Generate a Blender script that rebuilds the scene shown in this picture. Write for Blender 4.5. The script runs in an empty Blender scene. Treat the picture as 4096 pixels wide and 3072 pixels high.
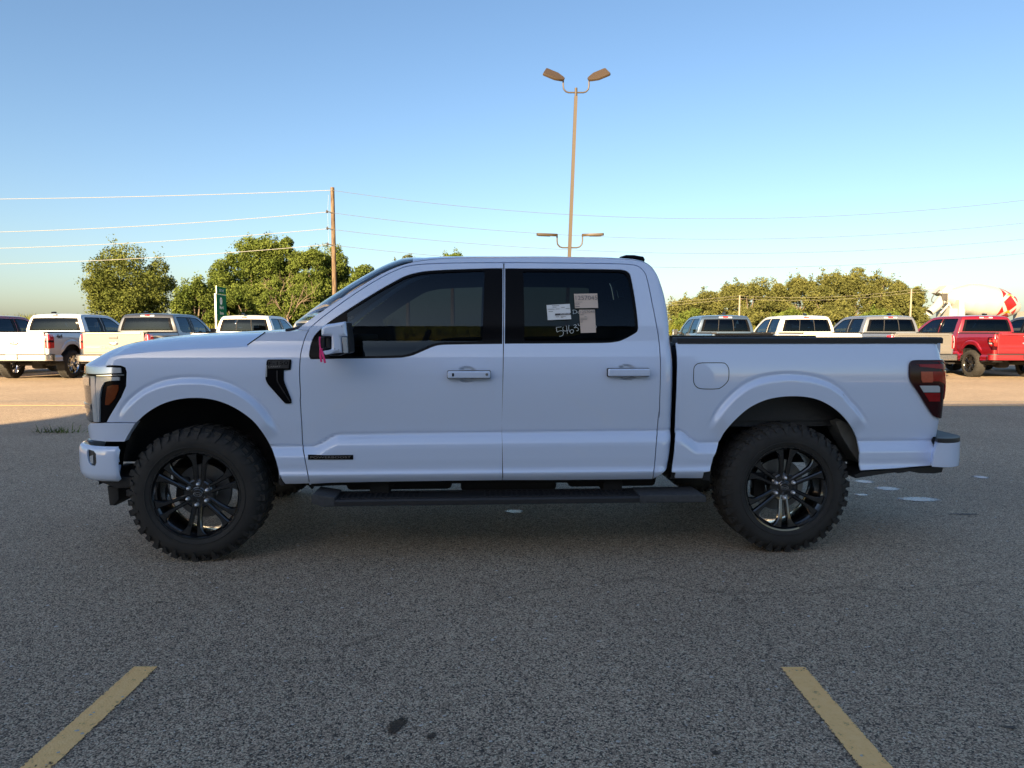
import bpy, bmesh, math, random
import numpy as np
from mathutils import Vector, Matrix, Euler
from mathutils.geometry import delaunay_2d_cdt
random.seed(11)
rng = np.random.default_rng(5)
scene = bpy.context.scene
COL = scene.collection
R = math.radians

# ------------------------------------------------------------------ camera
CAM_H = 1.43
FPX = 2833.0                      # focal length in photo pixels (4096 wide)
PITCH = math.atan(212.0 / FPX)
cam_d = bpy.data.cameras.new('camera')
cam_d.sensor_width = 36.0
cam_d.lens = 36.0 * FPX / 4096.0
cam_d.clip_start = 0.05
cam_d.clip_end = 6000
cam = bpy.data.objects.new('camera', cam_d)
cam.location = (0, 0, CAM_H)
cam.rotation_euler = (math.pi / 2 - PITCH, 0, 0)
COL.objects.link(cam)
scene.camera = cam

# ------------------------------------------------------------------ sky and sun
SUN_EL = R(19.6)
SUN_AZ = R(25.0)                  # sun stands behind the camera, a little to the left
world = bpy.data.worlds.new('World')
scene.world = world
world.use_nodes = True
wn = world.node_tree.nodes
wl = world.node_tree.links
wn.clear()
sky_n = wn.new('ShaderNodeTexSky')
sky_n.sky_type = 'NISHITA'
sky_n.sun_disc = False
sky_n.sun_elevation = SUN_EL
sky_n.sun_rotation = math.pi + SUN_AZ
sky_n.altitude = 200
sky_n.air_density = 1.0
sky_n.dust_density = 1.7
sky_n.ozone_density = 2.0
bg = wn.new('ShaderNodeBackground')
bg.inputs['Strength'].default_value = 0.05
wo = wn.new('ShaderNodeOutputWorld')
sky_h = wn.new('ShaderNodeHueSaturation')
sky_h.inputs['Saturation'].default_value = 1.08
wl.new(sky_n.outputs[0], sky_h.inputs['Color'])
wl.new(sky_h.outputs[0], bg.inputs['Color'])
wl.new(bg.outputs[0], wo.inputs['Surface'])
sun_d = bpy.data.lights.new('sun', 'SUN')
sun_d.energy = 5.0
sun_d.angle = R(0.53)
sun_d.color = (1.0, 0.75, 0.44)
sun = bpy.data.objects.new('sun', sun_d)
sdir = Vector((-math.sin(SUN_AZ) * math.cos(SUN_EL), -math.cos(SUN_AZ) * math.cos(SUN_EL), math.sin(SUN_EL)))
sun.rotation_euler = sdir.to_track_quat('Z', 'Y').to_euler()
sun.location = sdir * 40
COL.objects.link(sun)
vs = scene.view_settings
vs.view_transform = 'Standard'
vs.look = 'None'
vs.gamma = 1.0
vs.use_curve_mapping = False
vs.exposure = 2.06
scene.cycles.max_bounces = 10
scene.cycles.transparent_max_bounces = 16
scene.cycles.caustics_reflective = False
scene.cycles.caustics_refractive = False

# ------------------------------------------------------------------ materials
def new_mat(name):
    m = bpy.data.materials.new(name)
    m.use_nodes = True
    nt = m.node_tree
    return m, nt, nt.nodes['Principled BSDF']

def pmat(name, col, rough=0.5, metal=0.0, coat=0.0, noise=0.0, scale=20.0, bump=0.0, spec=0.5, emit=None):
    m, nt, b = new_mat(name)
    b.inputs['Base Color'].default_value = (*col, 1)
    b.inputs['Roughness'].default_value = rough
    b.inputs['Metallic'].default_value = metal
    b.inputs['Coat Weight'].default_value = coat
    b.inputs['Coat Roughness'].default_value = 0.02
    b.inputs['Coat IOR'].default_value = 1.8
    b.inputs['Specular IOR Level'].default_value = spec
    if emit:
        b.inputs['Emission Color'].default_value = (*emit[0], 1)
        b.inputs['Emission Strength'].default_value = emit[1]
    if noise or bump:
        tc = nt.nodes.new('ShaderNodeTexCoord')
        n = nt.nodes.new('ShaderNodeTexNoise')
        n.inputs['Scale'].default_value = scale
        n.inputs['Detail'].default_value = 5
        nt.links.new(tc.outputs['Object'], n.inputs['Vector'])
        if noise:
            mx = nt.nodes.new('ShaderNodeMix')
            mx.data_type = 'RGBA'
            mx.inputs[6].default_value = (*[c * (1 - noise) for c in col], 1)
            mx.inputs[7].default_value = (*[min(1, c * (1 + noise)) for c in col], 1)
            nt.links.new(n.outputs['Fac'], mx.inputs[0])
            nt.links.new(mx.outputs[2], b.inputs['Base Color'])
        if bump:
            bp = nt.nodes.new('ShaderNodeBump')
            bp.inputs['Strength'].default_value = bump
            bp.inputs['Distance'].default_value = 0.01
            nt.links.new(n.outputs['Fac'], bp.inputs['Height'])
            nt.links.new(bp.outputs[0], b.inputs['Normal'])
    return m

def glass_mat(name, tint, refl=(1, 1, 1), ior=1.5, rough=0.0):
    m = bpy.data.materials.new(name)
    m.use_nodes = True
    nt = m.node_tree
    nt.nodes.clear()
    o = nt.nodes.new('ShaderNodeOutputMaterial')
    mix = nt.nodes.new('ShaderNodeMixShader')
    tr = nt.nodes.new('ShaderNodeBsdfTransparent')
    tr.inputs[0].default_value = (*tint, 1)
    gl = nt.nodes.new('ShaderNodeBsdfGlossy')
    gl.inputs['Color'].default_value = (*refl, 1)
    gl.inputs['Roughness'].default_value = rough
    fr = nt.nodes.new('ShaderNodeFresnel')
    fr.inputs['IOR'].default_value = ior
    nt.links.new(fr.outputs[0], mix.inputs[0])
    nt.links.new(tr.outputs[0], mix.inputs[1])
    nt.links.new(gl.outputs[0], mix.inputs[2])
    nt.links.new(mix.outputs[0], o.inputs['Surface'])
    return m

M = {}
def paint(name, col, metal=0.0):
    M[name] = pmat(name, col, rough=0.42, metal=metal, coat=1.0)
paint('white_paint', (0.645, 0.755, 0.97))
paint('bright_white_paint', (0.66, 0.66, 0.66))
paint('red_paint', (0.17, 0.002, 0.007), 0.0)
paint('maroon_paint', (0.22, 0.006, 0.012), 0.0)
paint('grey_paint', (0.17, 0.18, 0.20), 0.3)
paint('charcoal_paint', (0.05, 0.055, 0.065), 0.4)
paint('navy_paint', (0.05, 0.08, 0.13), 0.4)
paint('cream_white_paint', (0.62, 0.60, 0.53))
paint('silver_paint', (0.15, 0.14, 0.13), 0.15)
M['gloss_black'] = pmat('gloss_black', (0.006, 0.006, 0.007), rough=0.12, coat=0.0, spec=0.07)
M['black_plastic'] = pmat('black_plastic', (0.018, 0.018, 0.02), rough=0.55, noise=0.25, scale=60, bump=0.1)
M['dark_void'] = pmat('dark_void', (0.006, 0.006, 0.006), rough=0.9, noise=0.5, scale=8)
M['liner_grey'] = pmat('liner_grey', (0.085, 0.083, 0.075), rough=0.8, noise=0.3, scale=14)
M['underbody'] = pmat('underbody', (0.02, 0.019, 0.018), rough=0.8, noise=0.4, scale=10)
M['rubber'] = pmat('rubber', (0.024, 0.0225, 0.021), rough=0.78, noise=0.6, scale=9, bump=0.2)
M['dusty_plastic'] = pmat('dusty_plastic', (0.05, 0.052, 0.056), rough=0.75, noise=0.5, scale=45, bump=0.3)
M['rim_black'] = pmat('rim_black', (0.007, 0.007, 0.008), rough=0.2, coat=0.7)
M['steel'] = pmat('steel', (0.25, 0.25, 0.25), rough=0.45, metal=1.0)
M['chrome'] = pmat('chrome', (0.75, 0.76, 0.78), rough=0.08, metal=1.0)
M['bumper_chrome'] = pmat('bumper_chrome', (0.62, 0.61, 0.6), rough=0.22, metal=1.0)
M['lamp_clear'] = pmat('lamp_clear', (0.6, 0.64, 0.68), rough=0.12, metal=0.35, coat=1.0, noise=0.12, scale=40)
M['salmon_lens'] = pmat('salmon_lens', (0.45, 0.09, 0.05), rough=0.15, coat=0.0, spec=0.3, noise=0.25, scale=60)
M['amber_lens'] = pmat('amber_lens', (0.15, 0.034, 0.008), rough=0.15, coat=0.0, spec=0.3, noise=0.3, scale=60)
M['red_lens'] = pmat('red_lens', (0.28, 0.010, 0.012), rough=0.12, coat=0.0, spec=0.3, noise=0.25, scale=50)
M['dark_red_lens'] = pmat('dark_red_lens', (0.028, 0.003, 0.005), rough=0.1, coat=0.0, spec=0.3)
M['bright_red_lens'] = pmat('bright_red_lens', (0.62, 0.015, 0.012), rough=0.12, coat=1.0)
M['door_glass'] = glass_mat('door_glass', (0.13, 0.145, 0.145), (0.62, 0.82, 1.0), ior=1.42)
M['privacy_glass'] = glass_mat('privacy_glass', (0.085, 0.10, 0.10), (0.62, 0.82, 1.0), ior=1.33)
M['windshield_glass'] = glass_mat('windshield_glass', (0.7, 0.76, 0.74), ior=1.55)
M['interior'] = pmat('interior', (0.018, 0.018, 0.02), rough=0.7, noise=0.2, scale=30)
M['headliner'] = pmat('headliner', (0.09, 0.09, 0.09), rough=0.9)
M['paper_white'] = pmat('paper_white', (0.78, 0.79, 0.80), rough=0.7)
M['paper_tan'] = pmat('paper_tan', (0.62, 0.50, 0.42), rough=0.7)
M['ink'] = pmat('ink', (0.05, 0.045, 0.045), rough=0.6)
M['grey_ink'] = pmat('grey_ink', (0.20, 0.18, 0.17), rough=0.6)
M['chalk'] = pmat('chalk', (0.8, 0.84, 0.86), rough=0.8)
M['pink_ribbon'] = pmat('pink_ribbon', (0.9, 0.05, 0.25), rough=0.45)
M['pole_tan'] = pmat('pole_tan', (0.048, 0.033, 0.0195), rough=0.5, noise=0.08, scale=3)
M['led_panel'] = pmat('led_panel', (0.028, 0.026, 0.018), rough=0.35)
M['wire_metal'] = pmat('wire_metal', (0.26, 0.26, 0.26), rough=0.5)
M['wire_dark'] = pmat('wire_dark', (0.10, 0.105, 0.11), rough=0.5)
M['sign_green'] = pmat('sign_green', (0.002, 0.14, 0.06), rough=0.8, spec=0.1)
M['sign_white'] = pmat('sign_white', (0.8, 0.8, 0.8), rough=0.4)
M['mixer_white'] = pmat('mixer_white', (0.36, 0.355, 0.33), rough=0.4, noise=0.05, scale=3)
M['mixer_red'] = pmat('mixer_red', (0.30, 0.010, 0.010), rough=0.4)
M['mixer_yellow'] = pmat('mixer_yellow', (0.45, 0.26, 0.01), rough=0.4)
M['mixer_dark'] = pmat('mixer_dark', (0.05, 0.045, 0.04), rough=0.7, noise=0.3, scale=6)
M['bark'] = pmat('bark', (0.16, 0.12, 0.085), rough=0.9, noise=0.4, scale=4, bump=0.5)
M['dead_wood'] = pmat('dead_wood', (0.17, 0.125, 0.09), rough=0.9, noise=0.3, scale=4)
M['siding'] = pmat('siding', (0.22, 0.22, 0.23), rough=0.6, noise=0.05, scale=1)
M['siding_dark'] = pmat('siding_dark', (0.16, 0.16, 0.17), rough=0.5)
M['building_glass'] = pmat('building_glass', (0.02, 0.025, 0.03), rough=0.05, coat=0.5)
M['pale_pole'] = pmat('pale_pole', (0.24, 0.22, 0.17), rough=0.8, noise=0.2, scale=2)
M['nut_metal'] = pmat('nut_metal', (0.9, 0.9, 0.92), rough=0.38, metal=0.85)
M['smoked_lens'] = pmat('smoked_lens', (0.10, 0.105, 0.11), rough=0.12, coat=0.8, noise=0.5, scale=14)
M['grit'] = pmat('grit', (0.48, 0.45, 0.41), rough=0.85, noise=0.5, scale=5)
M['plate'] = pmat('plate', (0.75, 0.74, 0.7), rough=0.4)

def pole_wood():
    m, nt, b = new_mat('pole_wood')
    tc = nt.nodes.new('ShaderNodeTexCoord')
    mp = nt.nodes.new('ShaderNodeMapping')
    mp.inputs['Scale'].default_value = (9, 9, 0.9)
    n = nt.nodes.new('ShaderNodeTexNoise')
    n.inputs['Scale'].default_value = 1.6
    n.inputs['Detail'].default_value = 6
    cr = nt.nodes.new('ShaderNodeValToRGB')
    cr.color_ramp.elements[0].position = 0.35
    cr.color_ramp.elements[0].color = (0.05, 0.03, 0.018, 1)
    cr.color_ramp.elements[1].position = 0.68
    cr.color_ramp.elements[1].color = (0.19, 0.13, 0.078, 1)
    nt.links.new(tc.outputs['Object'], mp.inputs[0])
    nt.links.new(mp.outputs[0], n.inputs['Vector'])
    nt.links.new(n.outputs['Fac'], cr.inputs[0])
    nt.links.new(cr.outputs[0], b.inputs['Base Color'])
    b.inputs['Roughness'].default_value = 0.85
    return m
M['pole_wood'] = pole_wood()

def leaf_mat(name, dark, light, scale=0.55):
    m = bpy.data.materials.new(name)
    m.use_nodes = True
    nt = m.node_tree
    nt.nodes.clear()
    o = nt.nodes.new('ShaderNodeOutputMaterial')
    tc = nt.nodes.new('ShaderNodeTexCoord')
    n = nt.nodes.new('ShaderNodeTexNoise')
    n.inputs['Scale'].default_value = scale
    n.inputs['Detail'].default_value = 6
    n.inputs['Roughness'].default_value = 0.75
    cr = nt.nodes.new('ShaderNodeValToRGB')
    cr.color_ramp.elements[0].position = 0.36
    cr.color_ramp.elements[0].color = (*dark, 1)
    cr.color_ramp.elements[1].position = 0.66
    cr.color_ramp.elements[1].color = (*light, 1)
    d = nt.nodes.new('ShaderNodeBsdfDiffuse')
    t = nt.nodes.new('ShaderNodeBsdfTranslucent')
    mix = nt.nodes.new('ShaderNodeMixShader')
    mix.inputs[0].default_value = 0.25
    nt.links.new(tc.outputs['Object'], n.inputs['Vector'])
    nt.links.new(n.outputs['Fac'], cr.inputs[0])
    nt.links.new(cr.outputs[0], d.inputs['Color'])
    nt.links.new(cr.outputs[0], t.inputs['Color'])
    nt.links.new(d.outputs[0], mix.inputs[1])
    nt.links.new(t.outputs[0], mix.inputs[2])
    nt.links.new(mix.outputs[0], o.inputs['Surface'])
    return m
M['leaf_a'] = leaf_mat('leaf_green', (0.052, 0.082, 0.018), (0.175, 0.215, 0.052))
M['leaf_b'] = leaf_mat('leaf_olive', (0.058, 0.078, 0.020), (0.18, 0.20, 0.054))
M['leaf_c'] = leaf_mat('leaf_yellow_green', (0.066, 0.076, 0.024), (0.195, 0.195, 0.064))
M['corn'] = leaf_mat('corn_leaf', (0.10, 0.125, 0.02), (0.22, 0.20, 0.045), 0.3)
M['dry_grass'] = leaf_mat('dry_grass', (0.10, 0.11, 0.02), (0.33, 0.24, 0.06), 0.4)

def asphalt():
    m, nt, b = new_mat('asphalt')
    N, L = nt.nodes, nt.links
    tc = N.new('ShaderNodeTexCoord')
    v1 = N.new('ShaderNodeTexVoronoi')
    v1.inputs['Scale'].default_value = 160
    L.new(tc.outputs['Object'], v1.inputs['Vector'])
    sep = N.new('ShaderNodeSeparateColor')
    L.new(v1.outputs['Color'], sep.inputs[0])
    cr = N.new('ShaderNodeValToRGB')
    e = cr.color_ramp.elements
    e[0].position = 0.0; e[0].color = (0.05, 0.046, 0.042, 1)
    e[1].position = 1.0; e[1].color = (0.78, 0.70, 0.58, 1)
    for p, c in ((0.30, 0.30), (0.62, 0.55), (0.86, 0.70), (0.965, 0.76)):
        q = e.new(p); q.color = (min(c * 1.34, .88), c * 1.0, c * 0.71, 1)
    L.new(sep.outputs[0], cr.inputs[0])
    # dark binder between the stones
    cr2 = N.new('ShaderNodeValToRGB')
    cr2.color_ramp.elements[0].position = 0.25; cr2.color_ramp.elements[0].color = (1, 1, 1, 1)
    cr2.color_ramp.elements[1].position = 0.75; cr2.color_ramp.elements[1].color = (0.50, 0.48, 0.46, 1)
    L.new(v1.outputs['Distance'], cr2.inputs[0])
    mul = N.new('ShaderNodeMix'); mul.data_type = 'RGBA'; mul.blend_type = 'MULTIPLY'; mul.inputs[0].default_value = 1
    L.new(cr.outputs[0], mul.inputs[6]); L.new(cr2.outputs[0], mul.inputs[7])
    # slow patches of wear
    n2 = N.new('ShaderNodeTexNoise'); n2.inputs['Scale'].default_value = 0.55; n2.inputs['Detail'].default_value = 6
    n2.inputs['Roughness'].default_value = 0.62
    L.new(tc.outputs['Object'], n2.inputs['Vector'])
    mr = N.new('ShaderNodeMapRange'); mr.inputs[1].default_value = 0.3; mr.inputs[2].default_value = 0.7
    mr.inputs[3].default_value = 0.78; mr.inputs[4].default_value = 1.0
    L.new(n2.outputs['Fac'], mr.inputs[0])
    n3 = N.new('ShaderNodeTexNoise'); n3.inputs['Scale'].default_value = 14; n3.inputs['Detail'].default_value = 4
    L.new(tc.outputs['Object'], n3.inputs['Vector'])
    mr3 = N.new('ShaderNodeMapRange'); mr3.inputs[1].default_value = 0.3; mr3.inputs[2].default_value = 0.7
    mr3.inputs[3].default_value = 0.85; mr3.inputs[4].default_value = 1.0
    L.new(n3.outputs['Fac'], mr3.inputs[0])
    mm = N.new('ShaderNodeMath'); mm.operation = 'MULTIPLY'
    L.new(mr.outputs[0], mm.inputs[0]); L.new(mr3.outputs[0], mm.inputs[1])
    mul2 = N.new('ShaderNodeMix'); mul2.data_type = 'RGBA'; mul2.blend_type = 'MULTIPLY'; mul2.inputs[0].default_value = 1
    L.new(mul.outputs[2], mul2.inputs[6]); L.new(mm.outputs[0], mul2.inputs[7])
    # thin tar-filled cracks in big cells
    nw = N.new('ShaderNodeTexNoise'); nw.inputs['Scale'].default_value = 1.2; nw.inputs['Detail'].default_value = 5
    L.new(tc.outputs['Object'], nw.inputs['Vector'])
    va = N.new('ShaderNodeVectorMath'); va.operation = 'MULTIPLY_ADD'
    va.inputs[1].default_value = (0.7, 0.7, 0.7)
    L.new(nw.outputs['Color'], va.inputs[0]); L.new(tc.outputs['Object'], va.inputs[2])
    vc = N.new('ShaderNodeTexVoronoi'); vc.feature = 'DISTANCE_TO_EDGE'; vc.inputs['Scale'].default_value = 0.16
    L.new(va.outputs[0], vc.inputs['Vector'])
    crk = N.new('ShaderNodeMapRange'); crk.inputs[1].default_value = 0.0006; crk.inputs[2].default_value = 0.0022
    crk.inputs[3].default_value = 0.72; crk.inputs[4].default_value = 1.0
    L.new(vc.outputs['Distance'], crk.inputs[0])
    mul3 = N.new('ShaderNodeMix'); mul3.data_type = 'RGBA'; mul3.blend_type = 'MULTIPLY'; mul3.inputs[0].default_value = 1
    L.new(mul2.outputs[2], mul3.inputs[6]); L.new(crk.outputs[0], mul3.inputs[7])
    L.new(mul3.outputs[2], b.inputs['Base Color'])
    b.inputs['Roughness'].default_value = 0.8
    b.inputs['Specular IOR Level'].default_value = 0.35
    bp = N.new('ShaderNodeBump'); bp.inputs['Strength'].default_value = 0.8; bp.inputs['Distance'].default_value = 0.004
    bp.invert = True
    L.new(v1.outputs['Distance'], bp.inputs['Height'])
    L.new(bp.outputs[0], b.inputs['Normal'])
    return m
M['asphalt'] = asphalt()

def line_paint():
    m, nt, b = new_mat('line_paint')
    N, L = nt.nodes, nt.links
    tc = N.new('ShaderNodeTexCoord')
    v = N.new('ShaderNodeTexVoronoi'); v.inputs['Scale'].default_value = 125
    L.new(tc.outputs['Object'], v.inputs['Vector'])
    n = N.new('ShaderNodeTexNoise'); n.inputs['Scale'].default_value = 26; n.inputs['Detail'].default_value = 7
    n.inputs['Roughness'].default_value = 0.75
    L.new(tc.outputs['Object'], n.inputs['Vector'])
    cr = N.new('ShaderNodeValToRGB')
    cr.color_ramp.elements[0].position = 0.30; cr.color_ramp.elements[0].color = (0.10, 0.085, 0.05, 1)
    cr.color_ramp.elements[1].position = 0.42; cr.color_ramp.elements[1].color = (0.95, 0.55, 0.20, 1)
    q = cr.color_ramp.elements.new(0.75); q.color = (1.0, 0.63, 0.27, 1)
    L.new(n.outputs['Fac'], cr.inputs[0])
    L.new(cr.outputs[0], b.inputs['Base Color'])
    b.inputs['Roughness'].default_value = 0.75
    bp = N.new('ShaderNodeBump'); bp.inputs['Strength'].default_value = 0.5; bp.inputs['Distance'].default_value = 0.003
    bp.invert = True
    L.new(v.outputs['Distance'], bp.inputs['Height'])
    L.new(bp.outputs[0], b.inputs['Normal'])
    # paint worn off the stones in small chips
    sp_ = N.new('ShaderNodeSeparateColor'); L.new(v.outputs['Color'], sp_.inputs[0])
    n2 = N.new('ShaderNodeTexNoise'); n2.inputs['Scale'].default_value = 7; n2.inputs['Detail'].default_value = 4
    L.new(tc.outputs['Object'], n2.inputs['Vector'])
    # chips gather along the edges of the stripe
    se = N.new('ShaderNodeSeparateXYZ'); L.new(tc.outputs['Generated'], se.inputs[0])
    e1 = N.new('ShaderNodeMath'); e1.operation = 'SUBTRACT'; e1.inputs[1].default_value = .5; L.new(se.outputs['X'], e1.inputs[0])
    e2 = N.new('ShaderNodeMath'); e2.operation = 'ABSOLUTE'; L.new(e1.outputs[0], e2.inputs[0])
    e3 = N.new('ShaderNodeMapRange'); e3.inputs[1].default_value = .43; e3.inputs[2].default_value = .5; e3.inputs[3].default_value = 0; e3.inputs[4].default_value = .55
    L.new(e2.outputs[0], e3.inputs[0])
    ad = N.new('ShaderNodeMath'); ad.operation = 'ADD'; L.new(sp_.outputs[1], ad.inputs[0]); L.new(n2.outputs['Fac'], ad.inputs[1])
    ad2 = N.new('ShaderNodeMath'); ad2.operation = 'ADD'; L.new(ad.outputs[0], ad2.inputs[0]); L.new(e3.outputs[0], ad2.inputs[1])
    lt = N.new('ShaderNodeMath'); lt.operation = 'LESS_THAN'; lt.inputs[1].default_value = 1.56
    L.new(ad2.outputs[0], lt.inputs[0]); L.new(lt.outputs[0], b.inputs['Alpha'])
    return m
M['line_paint'] = line_paint()
M['faded_line'] = pmat('faded_line', (0.22, 0.205, 0.18), rough=0.8, noise=0.3, scale=30)

def ground_mat():
    m, nt, b = new_mat('field_ground')
    N, L = nt.nodes, nt.links
    tc = N.new('ShaderNodeTexCoord')
    n = N.new('ShaderNodeTexNoise'); n.inputs['Scale'].default_value = 0.25; n.inputs['Detail'].default_value = 8
    L.new(tc.outputs['Object'], n.inputs['Vector'])
    cr = N.new('ShaderNodeValToRGB')
    cr.color_ramp.elements[0].position = 0.35; cr.color_ramp.elements[0].color = (0.05, 0.075, 0.015, 1)
    cr.color_ramp.elements[1].position = 0.65; cr.color_ramp.elements[1].color = (0.15, 0.14, 0.04, 1)
    L.new(n.outputs['Fac'], cr.inputs[0])
    L.new(cr.outputs[0], b.inputs['Base Color'])
    b.inputs['Roughness'].default_value = 0.95
    b.inputs['Specular IOR Level'].default_value = 0.1
    return m
M['field_ground'] = ground_mat()
def stain(name, col, rough, soft=0.35):
    m, nt, b = new_mat(name)
    N, L = nt.nodes, nt.links
    tc = N.new('ShaderNodeTexCoord')
    v = N.new('ShaderNodeTexVoronoi'); v.inputs['Scale'].default_value = 160
    L.new(tc.outputs['Object'], v.inputs['Vector'])
    sep = N.new('ShaderNodeSeparateColor'); L.new(v.outputs['Color'], sep.inputs[0])
    mx = N.new('ShaderNodeMix'); mx.data_type = 'RGBA'
    mx.inputs[6].default_value = (*[c * 0.4 for c in col], 1); mx.inputs[7].default_value = (*[c * 1.7 for c in col], 1)
    L.new(sep.outputs[0], mx.inputs[0]); L.new(mx.outputs[2], b.inputs['Base Color'])
    b.inputs['Roughness'].default_value = rough
    bp = N.new('ShaderNodeBump'); bp.inputs['Strength'].default_value = 0.35; bp.inputs['Distance'].default_value = 0.003
    bp.invert = True
    L.new(v.outputs['Distance'], bp.inputs['Height']); L.new(bp.outputs[0], b.inputs['Normal'])
    # the stain thins out raggedly towards its rim
    sub = N.new('ShaderNodeVectorMath'); sub.operation = 'SUBTRACT'; sub.inputs[1].default_value = (.5, .5, 0)
    fl = N.new('ShaderNodeVectorMath'); fl.operation = 'MULTIPLY'; fl.inputs[1].default_value = (2, 2, 0)
    ln = N.new('ShaderNodeVectorMath'); ln.operation = 'LENGTH'
    L.new(tc.outputs['Generated'], sub.inputs[0]); L.new(sub.outputs[0], fl.inputs[0]); L.new(fl.outputs[0], ln.inputs[0])
    n = N.new('ShaderNodeTexNoise'); n.inputs['Scale'].default_value = 60; n.inputs['Detail'].default_value = 5
    L.new(tc.outputs['Object'], n.inputs['Vector'])
    ad = N.new('ShaderNodeMath'); ad.operation = 'MULTIPLY_ADD'; ad.inputs[1].default_value = 1.1; 
    L.new(n.outputs['Fac'], ad.inputs[0]); L.new(ln.outputs['Value'], ad.inputs[2])
    mr = N.new('ShaderNodeMapRange'); mr.inputs[1].default_value = 1.42; mr.inputs[2].default_value = 1.42 - soft
    L.new(ad.outputs[0], mr.inputs[0]); L.new(mr.outputs[0], b.inputs['Alpha'])
    return m
M['wet'] = stain('wet_asphalt', (0.24, 0.24, 0.26), 0.30)
M['oil'] = stain('oil_stain', (0.045, 0.028, 0.014), 0.6, .5)

# ------------------------------------------------------------------ object helpers
def tag(o, label=None, cat=None, group=None, kind=None):
    if label: o['label'] = label
    if cat: o['category'] = cat
    if group: o['group'] = group
    if kind: o['kind'] = kind
    return o

def link(name, me, mat, parent=None):
    o = bpy.data.objects.new(name, me)
    COL.objects.link(o)
    if mat is not None and len(me.materials) == 0:
        me.materials.append(M[mat] if isinstance(mat, str) else mat)
    if parent is not None:
        o.parent = parent
    return o

def empty(name, loc=(0, 0, 0), rz=0.0):
    o = bpy.data.objects.new(name, None)
    o.empty_display_size = 0.2
    o.location = loc
    o.rotation_euler = (0, 0, rz)
    COL.objects.link(o)
    return o

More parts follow.
